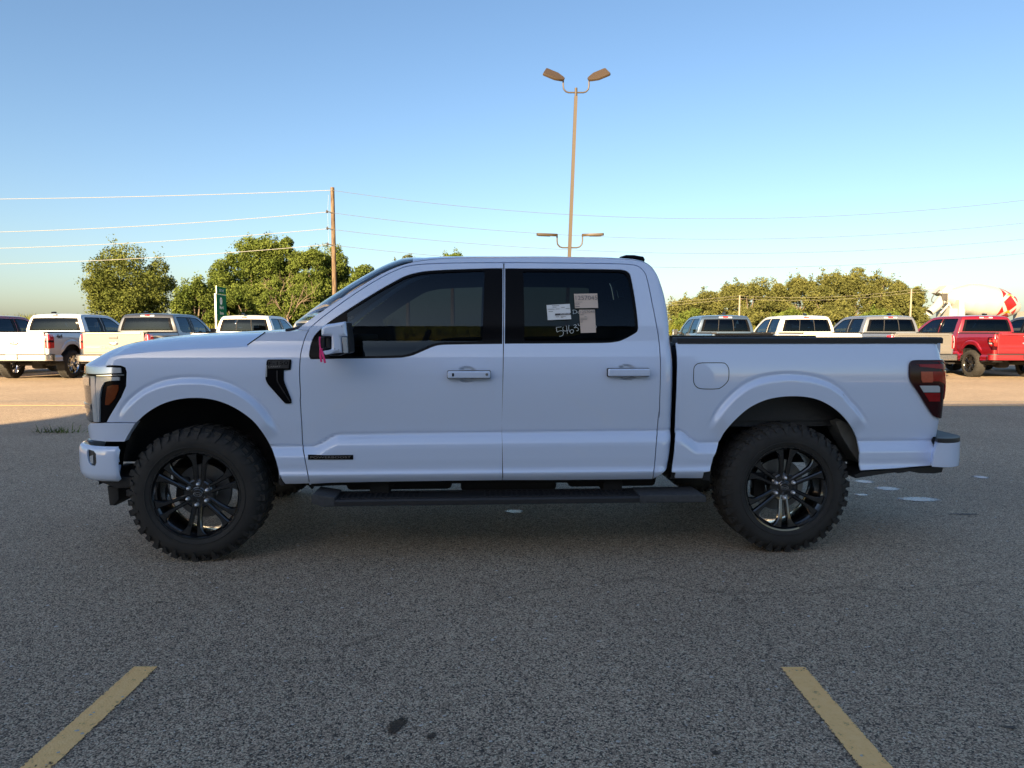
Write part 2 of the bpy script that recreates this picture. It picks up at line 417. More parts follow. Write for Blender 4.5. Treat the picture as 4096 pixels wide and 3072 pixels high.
class MB:
    """collects shapes into one bmesh and links them as one mesh object"""
    def __init__(self):
        self.bm = bmesh.new()
        self.bev = False
    def box(self, x0, x1, y0, y1, z0, z1, bev=0.0, seg=2, mat=None):
        r = bmesh.ops.create_cube(self.bm, size=1.0)
        vs_ = r['verts']
        for v in vs_:
            v.co = Vector((x0 + (v.co.x + .5) * (x1 - x0), y0 + (v.co.y + .5) * (y1 - y0), z0 + (v.co.z + .5) * (z1 - z0)))
        if bev > 0:
            self.bev = True
            es = list({e for v in vs_ for e in v.link_edges})
            bmesh.ops.bevel(self.bm, geom=es, offset=bev, segments=seg, affect='EDGES', profile=0.5)
        elif mat is not None:
            bmesh.ops.transform(self.bm, matrix=mat, verts=vs_)
        return self
    def prism(self, pts, axis, a, b, bev=0.0, seg=2):
        """polygon pts (2D) extruded along axis 'x','y' or 'z' from a to b"""
        def co(p, t):
            if axis == 'y': return Vector((p[0], t, p[1]))
            if axis == 'x': return Vector((t, p[0], p[1]))
            return Vector((p[0], p[1], t))
        lo = [self.bm.verts.new(co(p, a)) for p in pts]
        hi = [self.bm.verts.new(co(p, b)) for p in pts]
        n = len(pts)
        fs = [self.bm.faces.new(lo), self.bm.faces.new(hi[::-1])]
        for i in range(n):
            fs.append(self.bm.faces.new((lo[i], hi[i], hi[(i + 1) % n], lo[(i + 1) % n])))
        bmesh.ops.recalc_face_normals(self.bm, faces=fs)
        if bev > 0:
            self.bev = True
            es = [e for e in {e for f in fs[:2] for e in f.edges}]
            bmesh.ops.bevel(self.bm, geom=es, offset=bev, segments=seg, affect='EDGES', profile=0.5)
        return self
    def plate(self, poly, y0, y1, bev=.02, steps=4):
        """outline (x, z) with rounded front edge: front at y0, back at y1"""
        poly = densify(clean(np.array(poly, float)), .02)
        if area(poly) < 0: poly = poly[::-1]
        rings = [(poly, y1), (poly, y0 + bev)]
        for k in range(1, steps + 1):
            a = k / steps * math.pi / 2
            rings.append((shrink(poly, bev * (1 - math.cos(a))), y0 + bev * (1 - math.sin(a))))
        prev = None
        for p, y in rings:
            ring = [self.bm.verts.new((q[0], y, q[1])) for q in p]
            if prev:
                n = len(ring)
                for i in range(n): self.bm.faces.new((prev[i], prev[(i + 1) % n], ring[(i + 1) % n], ring[i]))
            prev = ring
        p = rings[-1][0]
        V, E, F, *_ = delaunay_2d_cdt([Vector(q) for q in p], [(i, (i + 1) % len(p)) for i in range(len(p))], [], 0, 1e-7)
        V2 = np.array([(v.x, v.y) for v in V])
        for f in F:
            c = V2[list(f)].mean(0)[None]
            if in_poly(c, p)[0] and max(f) < len(prev):
                self.bm.faces.new([prev[i] for i in f])
        self.bev = True
        return self
    def tube(self, pts, rad, n=8, cap=True):
        pts = [Vector(p) for p in pts]
        rads = rad if isinstance(rad, (list, tuple)) else [rad] * len(pts)
        rings = []
        prev = None
        for i, p in enumerate(pts):
            if i == 0: t = pts[1] - pts[0]
            elif i == len(pts) - 1: t = pts[-1] - pts[-2]
            else: t = pts[i + 1] - pts[i - 1]
            t.normalize()
            if prev is None:
                u = t.orthogonal().normalized()
            else:
                u = (prev - t * prev.dot(t)).normalized()
            prev = u
            w = t.cross(u)
            rings.append([self.bm.verts.new(p + (u * math.cos(2 * math.pi * k / n) + w * math.sin(2 * math.pi * k / n)) * rads[i]) for k in range(n)])
        for a, b in zip(rings[:-1], rings[1:]):
            for k in range(n):
                self.bm.faces.new((a[k], a[(k + 1) % n], b[(k + 1) % n], b[k]))
        if cap:
            self.bm.faces.new(rings[0][::-1]); self.bm.faces.new(rings[-1])
        return self
    def lathe(self, prof, n=48, axis='y', org=(0, 0, 0), a0=0.0, a1=2 * math.pi):
        """prof: list of (r, t) along the axis"""
        full = abs(a1 - a0 - 2 * math.pi) < 1e-6
        m_ = n if full else n + 1
        rings = []
        for r, t in prof:
            ring = []
            for k in range(m_):
                a = a0 + (a1 - a0) * k / n
                c, s_ = math.cos(a) * r, math.sin(a) * r
                if axis == 'y': p = (org[0] + c, org[1] + t, org[2] + s_)
                elif axis == 'x': p = (org[0] + t, org[1] + c, org[2] + s_)
                else: p = (org[0] + c, org[1] + s_, org[2] + t)
                ring.append(self.bm.verts.new(p))
            rings.append(ring)
        for a, b in zip(rings[:-1], rings[1:]):
            for k in range(n):
                k2 = (k + 1) % m_
                self.bm.faces.new((a[k], a[k2], b[k2], b[k]))
        return self
    def quad(self, *pts):
        self.bm.faces.new([self.bm.verts.new(p) for p in pts])
        return self
    def xform(self, mat):
        bmesh.ops.transform(self.bm, matrix=mat, verts=self.bm.verts[:])
        return self
    def mesh(self, name, smooth=True, angle=35, recalc=True):
        if recalc:
            bmesh.ops.recalc_face_normals(self.bm, faces=self.bm.faces[:])
        for e in self.bm.edges:
            e.smooth = not (len(e.link_faces) == 2 and e.calc_face_angle(0) > R(angle))
        for f in self.bm.faces:
            f.smooth = smooth
        me = bpy.data.meshes.new(name)
        nor = None
        if self.bev and smooth and len(self.bm.faces) < 6000:
            # area-weighted corner normals keep big faces flat and bevels round
            self.bm.normal_update()
            nor = []
            ar = {f: f.calc_area() for f in self.bm.faces}
            for f in self.bm.faces:
                for l in f.loops:
                    seen = {f}; todo = [f]; v = l.vert; n = Vector()
                    while todo:
                        g = todo.pop()
                        n += g.normal * ar[g]
                        for e in g.edges:
                            if v in e.verts and e.smooth:
                                for h in e.link_faces:
                                    if h not in seen: seen.add(h); todo.append(h)
                    nor.append(n.normalized())
        self.bm.to_mesh(me)
        self.bm.free()
        if nor: me.normals_split_custom_set([tuple(q) for q in nor])
        return me
    def build(self, name, mat, parent=None, **k):
        return link(name, self.mesh(name, **k), mat, parent)

def text_mesh(body, size, extrude=0.0, bold=0.0, align='CENTER'):
    cu = bpy.data.curves.new('lettering', 'FONT')
    cu.body = body
    cu.size = size
    cu.extrude = extrude
    cu.offset = bold
    cu.align_x = align
    cu.align_y = 'CENTER'
    cu.resolution_u = 3
    o = bpy.data.objects.new('lettering', cu)
    COL.objects.link(o)
    bpy.context.view_layer.update()
    me = bpy.data.meshes.new_from_object(o)
    bpy.data.objects.remove(o)
    bpy.data.curves.remove(cu)
    me.materials.clear()
    return me

def catmull(pts, n=6):
    p = np.array(pts, float)
    if len(p) < 3: return [tuple(q) for q in p]
    q = np.vstack([2 * p[0] - p[1], p, 2 * p[-1] - p[-2]])
    out = []
    for i in range(1, len(q) - 2):
        for k in range(n):
            t = k / n
            a, b, c, d = q[i - 1], q[i], q[i + 1], q[i + 2]
            out.append(tuple(0.5 * (2 * b + (c - a) * t + (2 * a - 5 * b + 4 * c - d) * t * t + (3 * b - a - 3 * c + d) * t ** 3)))
    out.append(tuple(p[-1]))
    return out

def smoothstep(x):
    x = np.clip(x, 0, 1)
    return x * x * (3 - 2 * x)
DBG = False
# ------------------------------------------------------------------ hero truck: frame of reference
TRUCK_O = np.array([-0.091, 4.385, 0.0])
TRUCK_YAW = math.atan2(0.19, 3.702)
_c, _s = math.cos(TRUCK_YAW), math.sin(TRUCK_YAW)
TAX = np.array([_c, _s, 0.0]); TAY = np.array([-_s, _c, 0.0])
_cp, _sp = math.cos(PITCH), math.sin(PITCH)
W2 = 2.0                                # far side of the body lies at y = W2

def to_world(p):
    return TRUCK_O + p[:, :1] * TAX + p[:, 1:2] * TAY + p[:, 2:3] * np.array([0, 0, 1.0])
def proj_world(w):
    f = w[:, 1] * _cp - (w[:, 2] - CAM_H) * _sp
    u = w[:, 1] * _sp + (w[:, 2] - CAM_H) * _cp
    return np.stack([2048 + FPX * w[:, 0] / f, 1536 - FPX * u / f], 1)
def ray(px):
    px = np.asarray(px, float)
    a = (px[:, 0] - 2048) / FPX; b = -(px[:, 1] - 1536) / FPX
    return np.stack([a, _cp + b * _sp, -_sp + b * _cp], 1)
def on_plane(px, y):
    """photo points -> truck coordinates on the plane y (truck frame)"""
    d = ray(px)
    o = np.array([0, 0, CAM_H]) - TRUCK_O
    oy = o @ TAY; dy = d @ TAY
    t = (y - oy) / dy
    w = o + d * t[:, None]
    return np.stack([w @ TAX, w @ TAY, w[:, 2]], 1)

CROP = {'C1': (300, 1200, 2.212), 'C2': (300, 1600, 2.212), 'C3': (1200, 950, 2.212), 'C4': (2000, 950, 2.212),
        'C5': (1150, 1600, 2.212), 'C6': (2000, 1600, 2.212), 'C7': (2650, 1250, 2.765), 'C8': (2800, 1600, 2.0109),
        'CC': (3300, 1050, 2.779), 'T': (3600, 1400, 5.53), 'H': (320, 1430, 2.675), 'B': (1040, 1400, 6.91),
        'MR': (1250, 1260, 7.541), 'ST': (2150, 1150, 7.373)}
def px(c, pts):
    x0, y0, k = CROP[c]
    return [(x0 + p[0] / k, y0 + p[1] / k) for p in pts]

# ------------------------------------------------------------------ body surface
def pchip_table(pts, n=4000):
    x = np.array([p[0] for p in pts]); y = np.array([p[1] for p in pts])
    h = np.diff(x); d = np.diff(y) / h
    m = np.zeros_like(x); m[0] = d[0]; m[-1] = d[-1]
    for i in range(1, len(x) - 1):
        if d[i - 1] * d[i] > 0:
            w1 = 2 * h[i] + h[i - 1]; w2 = h[i] + 2 * h[i - 1]
            m[i] = (w1 + w2) / (w1 / d[i - 1] + w2 / d[i])
    xs = np.linspace(x[0], x[-1], n)
    k = np.clip(np.searchsorted(x, xs) - 1, 0, len(h) - 1)
    t = (xs - x[k]) / h[k]
    ys = ((2 * t**3 - 3 * t**2 + 1) * y[k] + (t**3 - 2 * t**2 + t) * h[k] * m[k] + (-2 * t**3 + 3 * t**2) * y[k + 1] + (t**3 - t**2) * h[k] * m[k + 1])
    return xs, ys
PROF = pchip_table([(0.40, -0.13), (0.455, -0.075), (0.475, -0.052), (0.50, -0.030), (0.525, -0.014), (0.54, -0.009), (0.552, -0.016), (0.575, -0.022),
                    (0.63, -0.019), (0.685, -0.019), (0.712, -0.022), (0.74, -0.036), (0.764, -0.054), (0.775, -0.066), (0.784, -0.067), (0.792, -0.059), (0.803, -0.0555), (0.84, -0.051),
                    (0.95, -0.040), (1.08, -0.033), (1.15, -0.0345), (1.19, -0.038), (1.225, -0.0435), (1.26, -0.0515), (1.30, -0.063), (1.35, -0.080), (1.40, -0.0925), (1.45, -0.1035), (1.50, -0.116),
                    (1.60, -0.146), (1.72, -0.192), (1.82, -0.238), (1.87, -0.264), (1.90, -0.287), (1.92, -0.314), (1.93, -0.340), (1.95, -0.40)])
# plan curve: straight side, rounded front and rear corners
def plan_table():
    SF, SR = -2.20, 2.80
    ds = 0.004
    lf = np.arange(0, 1.7, ds)
    th = np.where(lf < .72, R(78) * smoothstep(lf / .72), R(78) + R(10) * np.clip((lf - .72) / .5, 0, 1))
    xf = SF - np.cumsum(np.cos(th)) * ds; yf = np.cumsum(np.sin(th)) * ds
    lr = np.arange(0, 1.4, ds)
    tr = np.where(lr < .24, R(85) * smoothstep(lr / .24), R(85) + R(4) * np.clip((lr - .24) / .7, 0, 1))
    xr = SR + np.cumsum(np.cos(tr)) * ds; yr = np.cumsum(np.sin(tr)) * ds
    s = np.concatenate([(SF - lf - ds)[::-1], np.array([SF, SR]), SR + lr + ds])
    x = np.concatenate([xf[::-1], np.array([SF, SR]), xr])
    y = np.concatenate([yf[::-1], np.array([0, 0]), yr])
    th = np.concatenate([-th[::-1], np.array([0, 0]), tr])
    return s, x, y, th
PS, PX_, PY_, PTH = plan_table()
S_FRONT_MID = float(np.interp(-1.0, -PY_[PS < 0][::1], PS[PS < 0])) if False else float(PS[PS < 0][np.argmin(np.abs(PY_[PS < 0] - 1.0))])
S_REAR_MID = float(PS[PS > 0][np.argmin(np.abs(PY_[PS > 0] - 1.0))])
def plan(s, o):
    x = np.interp(s, PS, PX_); y = np.interp(s, PS, PY_); th = np.interp(s, PS, PTH)
    return x + np.sin(th) * o, y - np.cos(th) * o

def crease_z(s):
    a = 0.71 + 0.075 * smoothstep((s + 1.16) / 0.18)
    a = a + 0.008 * np.clip((s + 1) / 2.1, 0, 1)
    return a - 0.077 * smoothstep((s - 1.16) / 0.135)
FLARES = []          # (centre s, centre z, phi array, radius array)
CUPS = []
def side_o(s, z):
    w = smoothstep((z - .58) / .10) * (1 - smoothstep((z - .84) / .22))
    zz = z + (0.78 - crease_z(s)) * w
    o = np.interp(zz, PROF[0], PROF[1])
    for sc, zc, ph, rr in FLARES:
        dx, dz = s - sc, z - zc
        r = np.hypot(dx, dz); a = np.arctan2(dz, dx)
        R1 = np.interp(a, ph, rr)
        fade = smoothstep((a - ph[0]) / .22) * smoothstep((ph[-1] - a) / .22) * (dz > 0)
        o = o + fade * (0.024 * smoothstep((R1 - r) / .036) - 0.009 * np.exp(-((r - R1 - .006) / .012) ** 2))
    for sc, zc in CUPS:
        q = ((s - sc) / .060) ** 2 + ((z - zc) / .054) ** 2
        o = o - 0.016 * smoothstep((1 - q) / .45)
    return o
def SB(s, z):
    x, y = plan(s, side_o(s, z))
    return np.stack([x, y, z + 0 * s], 1)
CAB_END = [np.array([0.4, 2.0]), np.array([1.02, 1.02])]
def cab_round(s, z):
    e = np.interp(z, CAB_END[0], CAB_END[1])
    t = np.clip((s - (e - .058)) / .058, 0, 0.995)
    return -0.058 * (1 - np.sqrt(1 - t * t))
def SBC(s, z):
    x, y = plan(s, side_o(s, z) + cab_round(s, z))
    return np.stack([x, y, z + 0 * s], 1)
def surf_normal(surf, s, z, e=0.0015):
    a = surf(s + e, z) - surf(s - e, z)
    b = surf(s, z + e) - surf(s, z - e)
    n = np.cross(a, b)
    return n / (np.linalg.norm(n, axis=1)[:, None] + 1e-12)

def solve(pts, surf=None, it=14):
    """photo points -> (s, z) on a body surface"""
    surf = surf or SB
    p = np.asarray(pts, float)
    g = on_plane(p, 0.04)
    s = g[:, 0].copy(); z = g[:, 2].copy()
    s = np.clip(s, -2.5, 2.95)
    for _ in range(it):
        f = proj_world(to_world(surf(s, z))) - p
        e = 0.002
        js = (proj_world(to_world(surf(s + e, z))) - proj_world(to_world(surf(s - e, z)))) / (2 * e)
        jz = (proj_world(to_world(surf(s, z + e))) - proj_world(to_world(surf(s, z - e)))) / (2 * e)
        det = js[:, 0] * jz[:, 1] - jz[:, 0] * js[:, 1]
        det = np.where(np.abs(det) < 2000, 2000 * np.sign(det + 1e-9), det)
        ds_ = (f[:, 0] * jz[:, 1] - jz[:, 0] * f[:, 1]) / det
        dz_ = (js[:, 0] * f[:, 1] - f[:, 0] * js[:, 1]) / det
        s = s - np.clip(ds_, -.1, .1); z = z - np.clip(dz_, -.1, .1)
    return np.stack([s, z], 1)
def dom(c, pts, surf=None):
    return solve(px(c, pts), surf)
def cat(*runs):
    return np.vstack([np.asarray(r, float) for r in runs])
def sm(a, n=5):
    return np.array(catmull(a, n))

# ------------------------------------------------------------------ patches of body surface
def in_poly(pts, poly):
    x, y = pts[:, 0], pts[:, 1]
    c = np.zeros(len(pts), bool)
    n = len(poly)
    for i in range(n):
        x0, y0 = poly[i]; x1, y1 = poly[(i + 1) % n]
        if y0 == y1: continue
        m = ((y0 > y) != (y1 > y)) & (x < (x1 - x0) * (y - y0) / (y1 - y0) + x0)
        c ^= m
    return c
def clean(poly):
    out = [poly[0]]
    for p in poly[1:]:
        if np.hypot(*(p - out[-1])) > 1e-4: out.append(p)
    if np.hypot(*(out[0] - out[-1])) < 1e-4: out.pop()
    return np.array(out)
def area(p):
    return 0.5 * np.sum(p[:, 0] * np.roll(p[:, 1], -1) - np.roll(p[:, 0], -1) * p[:, 1])
def shrink(poly, d):
    p = poly if area(poly) > 0 else poly[::-1]
    a = p - np.roll(p, 1, 0); b = np.roll(p, -1, 0) - p
    na = np.stack([-a[:, 1], a[:, 0]], 1) / np.linalg.norm(a, axis=1)[:, None]
    nb = np.stack([-b[:, 1], b[:, 0]], 1) / np.linalg.norm(b, axis=1)[:, None]
    n = na + nb
    n /= np.maximum(np.linalg.norm(n, axis=1), .2)[:, None]
    k = d / np.maximum(np.sum(n * na, 1), .5)
    return p + n * k[:, None]
def densify(poly, step):
    out = []
    n = len(poly)
    for i in range(n):
        a, b = poly[i], poly[(i + 1) % n]
        k = max(1, int(np.ceil(np.hypot(*(b - a)) / step)))
        for j in range(k): out.append(a + (b - a) * j / k)
    return np.array(out)

def patch_mesh(name, outer, surf, holes=(), ds=.03, dz=.02, off=0.0, depth=.02, gap=0.0, mirror=False, thick=True):
    outer = clean(np.asarray(outer, float))
    if area(outer) < 0: outer = outer[::-1]
    if gap: outer = shrink(outer, gap)
    st = min(ds, dz) * 1.2
    loops = [densify(clean(outer), st)]
    for h in holes:
        h = clean(np.asarray(h, float))
        loops.append(densify(h, st))
    verts, edges = [], []
    for lp in loops:
        b = len(verts)
        verts += [tuple(v) for v in lp]
        edges += [(b + i, b + (i + 1) % len(lp)) for i in range(len(lp))]
    nb = len(verts)
    lo, hi = outer.min(0), outer.max(0)
    gs = np.arange(lo[0] + ds * .5, hi[0], ds); gz = np.arange(lo[1] + dz * .5, hi[1], dz)
    if len(gs) and len(gz):
        G = np.stack(np.meshgrid(gs, gz), -1).reshape(-1, 2)
        k = in_poly(G, loops[0])
        for h in loops[1:]: k &= ~in_poly(G, h)
        G = G[k]
        if len(G):
            bl = np.array(verts)
            keep = np.ones(len(G), bool)
            for i0 in range(0, len(G), 2000):
                d = np.min(np.hypot(G[i0:i0 + 2000, None, 0] - bl[None, :, 0], G[i0:i0 + 2000, None, 1] - bl[None, :, 1]), axis=1)
                keep[i0:i0 + 2000] = d > 0.4 * min(ds, dz)
            verts += [tuple(v) for v in G[keep]]
    V, E, F, ov, oe, of = delaunay_2d_cdt([Vector(v) for v in verts], edges, [], 0, 1e-7)
    V2 = np.array([(v.x, v.y) for v in V])
    cen = np.array([V2[list(f)].mean(0) for f in F])
    k = in_poly(cen, loops[0])
    for h in loops[1:]: k &= ~in_poly(cen, h)
    F = [tuple(f) for f, q in zip(F, k) if q]
    F = [f if area(V2[list(f)]) > 0 else f[::-1] for f in F]
    s, z = V2[:, 0], V2[:, 1]
    N = surf_normal(surf, s, z)
    P = surf(s, z) + N * off
    allP = list(P); allN = list(N); faces = list(F)
    if thick and depth:
        seen = {}
        for f in F:
            for a, b in zip(f, f[1:] + f[:1]):
                key = (min(a, b), max(a, b))
                seen[key] = None if key in seen else (a, b)
        for e in seen.values():
            if e is None: continue
            a, b = e
            i = len(allP)
            pa, pb = P[a], P[b]
            qa, qb = pa - N[a] * depth, pb - N[b] * depth
            fn = np.cross(qa - pa, pb - pa); fn /= np.linalg.norm(fn) + 1e-12
            allP += [pa, qa, qb, pb]
            allN += [fn] * 4
            faces.append((i, i + 1, i + 2, i + 3))
    allP = np.array(allP); allN = np.array(allN)
    if mirror:
        allP[:, 1] = W2 - allP[:, 1]; allN[:, 1] *= -1
        faces = [f[::-1] for f in faces]
    me = bpy.data.meshes.new(name)
    me.from_pydata(allP.tolist(), [], [list(map(int, f)) for f in faces])
    me.shade_smooth()
    me.normals_split_custom_set_from_vertices(allN.tolist())
    me.update()
    return me
def patch(name, outer, surf, mat, parent, far=False, **k):
    o = link(name, patch_mesh(name, outer, surf, **k), mat, parent)
    if far:
        o2 = link(name, patch_mesh(name, outer, surf, mirror=True, **k), mat, far if isinstance(far, bpy.types.Object) else parent)
        return o, o2
    return o
def mirrored(o, parent=None):
    me = o.data.copy()
    me.transform(Matrix.Translation((0, W2, 0)) @ Matrix.Diagonal((1, -1, 1, 1)))
    me.flip_normals()
    c = bpy.data.objects.new(o.name.split('.')[0], me)
    COL.objects.link(c)
    c.parent = parent or o.parent
    return c

# ------------------------------------------------------------------ outlines read off the truck
TR = empty('pickup_truck', tuple(TRUCK_O), TRUCK_YAW)
tag(TR, 'white crew cab pickup truck on black wheels standing broadside in the foreground', 'pickup truck')

# wheel arch creases -> flares
fr_cr = dom('C1', catmull([(375, 1075), (390, 1030), (430, 955), (530, 845), (650, 770), (800, 715), (950, 697), (1080, 695), (1250, 712), (1400, 760), (1530, 840), (1640, 930), (1720, 1040), (1780, 1130), (1830, 1195)], 4))
rr_cr = np.vstack([dom('C7', catmull([(490, 1310), (560, 1180), (640, 1060), (760, 920), (900, 810), (1050, 740), (1250, 702), (1450, 695), (1600, 708), (1800, 760), (1950, 840), (2080, 950)], 4)),
                   dom('C8', catmull([(1150, -40), (1210, 20), (1290, 100), (1360, 230)], 4))])
for cr_, sc in ((fr_cr, -1.87), (rr_cr, 1.86)):
    a = np.arctan2(cr_[:, 1] - .42, cr_[:, 0] - sc); r = np.hypot(cr_[:, 0] - sc, cr_[:, 1] - .42)
    k = np.argsort(a)
    a, r = a[k], r[k]
    r = np.convolve(np.pad(r, 3, mode='edge'), np.ones(7) / 7, 'valid')
    FLARES.append((sc, .42, a, r))
    if DBG: print('FLARE', [(round(float(x), 2), round(float(y), 3)) for x, y in zip(a, r)])
for c, p in (('C3', (1478, 1212)), ('C4', (1120, 1193))):
    q = dom(c, [p])[0]
    CUPS.append((q[0], q[1]))
# end of the cab
ce = cat(dom('C4', [(1490, 560), (1510, 680), (1528, 880)]), dom('C7', [(122, 380), (134, 500), (134, 700), (128, 900), (116, 1200)]), dom('C6', [(1530, 280), (1525, 400), (1512, 550), (1492, 640)]))
ce = ce[np.argsort(ce[:, 1])]
CAB_END = [np.concatenate([[.3], ce[:, 1], [1.78, 1.9]]), np.concatenate([[ce[0, 0] - .03], ce[:, 0], [ce[-1, 0] - .02, ce[-1, 0] - .08]])]

# gap lines (centre of each gap)
G1 = cat(dom('C5', catmull([(200, 745), (195, 738), (180, 660), (150, 500), (135, 400), (125, 200), (112, 0)], 4)),
         dom('C3', catmull([(5, 1400), (-4, 1200), (4, 1050), (25, 950), (60, 850), (110, 780)], 4)))
GTOP = dom('C3', catmull([(200, 705), (330, 607), (500, 488), (700, 364), (850, 290), (950, 255), (1100, 235), (1400, 225), (1802, 222)], 4))
GDIV = cat(dom('C3', [(1804, 500), (1800, 950), (1785, 1659)]), dom('C5', [(1896, 200), (1903, 712)]))
GBOT1 = dom('C5', [(1400, 718), (800, 727), (400, 735)])
GTOP2 = dom('C4', catmull([(35, 222), (600, 226), (1000, 232), (1150, 238), (1210, 250), (1250, 275), (1285, 320), (1310, 400), (1350, 600), (1380, 750), (1405, 900), (1417, 1050), (1420, 1200), (1412, 1500), (1410, 1600)], 4))
GREAR = cat(dom('C6', catmull([(1405, 100), (1390, 280), (1370, 550), (1352, 702)], 4)))
GBOT2 = dom('C6', [(1000, 706), (500, 711), (23, 712)])
front_door_o = cat(G1, GTOP, GDIV, GBOT1)
GDIV_UP = GDIV[::-1]
rear_door_o = cat(GDIV_UP, GTOP2, GREAR, GBOT2)
dlo1 = cat(dom('C3', catmull([(80, 1050), (82, 1010), (105, 910), (145, 845), (250, 752), (405, 648), (550, 555), (700, 463), (850, 380), (950, 332), (1100, 298), (1300, 284), (1500, 277), (1640, 272)], 3)),
           dom('C3', [(1793, 270), (1790, 942)]),
           dom('C3', catmull([(1600, 944), (1450, 946), (1320, 948), (1240, 952), (1180, 966), (1100, 1000), (1000, 1042), (930, 1058), (830, 1066), (400, 1072), (120, 1077), (90, 1072)], 3)))
gl1 = cat(dom('C3', catmull([(412, 662), (550, 575), (700, 482), (850, 400), (950, 352), (1100, 317), (1300, 303), (1500, 296), (1620, 291)], 3)),
          dom('C3', [(1634, 300), (1612, 918)]),
          dom('C3', catmull([(1450, 922), (1320, 924), (1250, 927), (1180, 940), (1100, 974), (1000, 1016), (920, 1036), (830, 1043), (600, 1048), (455, 1048)], 3)))
dlo2 = cat(dom('C4', [(42, 940), (45, 272)]), dom('C4', catmull([(600, 275), (1000, 281), (1090, 287), (1135, 305), (1158, 345), (1185, 480), (1210, 650), (1221, 760), (1221, 815), (1195, 848), (1090, 905), (1020, 925), (900, 934), (500, 938)], 3)))
gl2 = cat(dom('C4', [(218, 914), (206, 297)]), dom('C4', catmull([(600, 296), (1000, 300), (1080, 306), (1115, 325), (1140, 380), (1165, 500), (1188, 650), (1199, 770), (1190, 832), (1090, 884), (1005, 907), (900, 911), (500, 913)], 3)))
# ------------------------------------------------------------------ hero truck: body panels
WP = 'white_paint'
fender_top = dom('C1', catmull([(262, 579), (290, 536), (325, 502), (450, 482), (700, 457), (1000, 438), (1200, 428), (1400, 420), (1520, 413)], 4))
fender_o = cat(fender_top, dom('C1', [(1533, 395), (1600, 342), (1682, 285), (1800, 278), (1950, 270), (2076, 264)]),
               G1[::-1],
               dom('C2', [(2070, 740), (1960, 744), (1860, 745), (1835, 715), (1815, 660)]),
               dom('C1', catmull([(1812, 1590), (1800, 1520), (1775, 1420), (1730, 1300), (1660, 1180), (1570, 1070), (1450, 980), (1320, 915), (1180, 878), (1040, 870), (900, 885), (760, 930), (640, 1000), (545, 1085)], 4)),
               dom('C1', [(400, 1084), (276, 1084), (300, 1035), (345, 960), (405, 862), (449, 762), (454, 640), (443, 600), (405, 584), (330, 580)]))
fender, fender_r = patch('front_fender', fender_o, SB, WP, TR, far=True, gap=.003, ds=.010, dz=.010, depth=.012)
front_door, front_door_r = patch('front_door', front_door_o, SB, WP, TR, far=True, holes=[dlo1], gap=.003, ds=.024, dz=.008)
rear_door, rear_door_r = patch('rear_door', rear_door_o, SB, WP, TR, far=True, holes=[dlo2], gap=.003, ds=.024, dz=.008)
for d, o, h, gm in ((front_door, dlo1, gl1, 'door_glass'), (rear_door, dlo2, gl2, 'privacy_glass')):
    dr = front_door_r if d is front_door else rear_door_r
    patch('window_surround', o, SB, 'gloss_black', d, far=dr, holes=[h], off=-.005, depth=.02, gap=.0015, ds=.03, dz=.03)
    patch('window', h, SB, gm, d, far=dr, off=-.012, thick=False, ds=.04, dz=.03)
# bed side
b_front = cat(dom('C7', catmull([(148, 335), (165, 520), (160, 800), (146, 1150), (140, 1320)], 4)), dom('C6', catmull([(1553, 280), (1545, 450), (1525, 600), (1522, 640)], 3)))
b_bot1 = dom('C6', [(1556, 642), (1548, 690), (1790, 692), (1802, 640), (1856, 632)])
b_arch = cat(dom('C6', [(1870, 570), (1885, 510), (1930, 380)]),
             dom('C7', catmull([(640, 1400), (690, 1315), (800, 1190), (950, 1060), (1120, 975), (1280, 937), (1440, 925), (1600, 935), (1750, 975), (1900, 1060), (2020, 1170), (2110, 1300), (2160, 1430), (2185, 1560)], 4)),
             dom('C8', [(1272, 340), (1284, 450), (1292, 566)]))
b_bot2 = dom('C8', [(1500, 552), (1850, 526)])
z_sill = b_bot2[-1][1]
b_top = dom('C7', [(700, 334), (1500, 334), (2150, 335)])
b_tz = b_top[-1][1]
S_RE = float(PS[PS > 0][np.argmin(np.abs(PY_[PS > 0] - .15))])
b_rear = np.array([[2.84, z_sill], [2.86, .74], [S_RE, .74], [S_RE, b_tz], [2.80, b_tz]])
bed_o = cat(b_front, b_bot1, b_arch, b_bot2, b_rear, b_top[::-1])
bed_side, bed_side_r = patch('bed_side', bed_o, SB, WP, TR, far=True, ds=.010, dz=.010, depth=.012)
# fuel door: thin seam ring and flap
fu = dom('C4', catmull([(1790, 1106), (1960, 1106), (2000, 1118), (2026, 1160), (2028, 1220), (2022, 1262), (2000, 1295), (1960, 1328), (1920, 1342), (1800, 1343), (1745, 1330), (1712, 1285), (1710, 1200), (1716, 1145), (1745, 1115), (1790, 1106)], 3))
patch('fuel_door_seam', fu, SB, 'dark_void', bed_side, holes=[shrink(clean(fu), .0045)], off=.0008, thick=False)

# cab side: pillar, roof rail and rear corner in one stamping
E_px = px('C3', [(-36, 818), (100, 715), (221, 632), (300, 578), (450, 478), (600, 388), (700, 330), (800, 281), (900, 243), (1000, 216), (1100, 200), (1250, 186), (1500, 177), (1800, 173), (2212, 172)]) + \
       px('C4', [(600, 175), (900, 180), (1060, 187), (1200, 200), (1280, 220), (1340, 258), (1385, 320), (1420, 405), (1456, 520), (1484, 680), (1496, 800), (1500, 890)])
E_sz = solve(E_px, SB)
e_cl = np.interp(E_sz[:, 1], CAB_END[0], CAB_END[1])
late = np.arange(len(E_sz)) > 19
E_sz[late, 0] = np.minimum(E_sz[late, 0], e_cl[late] - .008)
E_sz = np.vstack([E_sz, [[np.interp(1.2, *CAB_END) - .008, 1.2], [np.interp(.8, *CAB_END) - .008, .8], [np.interp(.55, *CAB_END) - .008, .55]]])
E_s = sm(E_sz, 6)
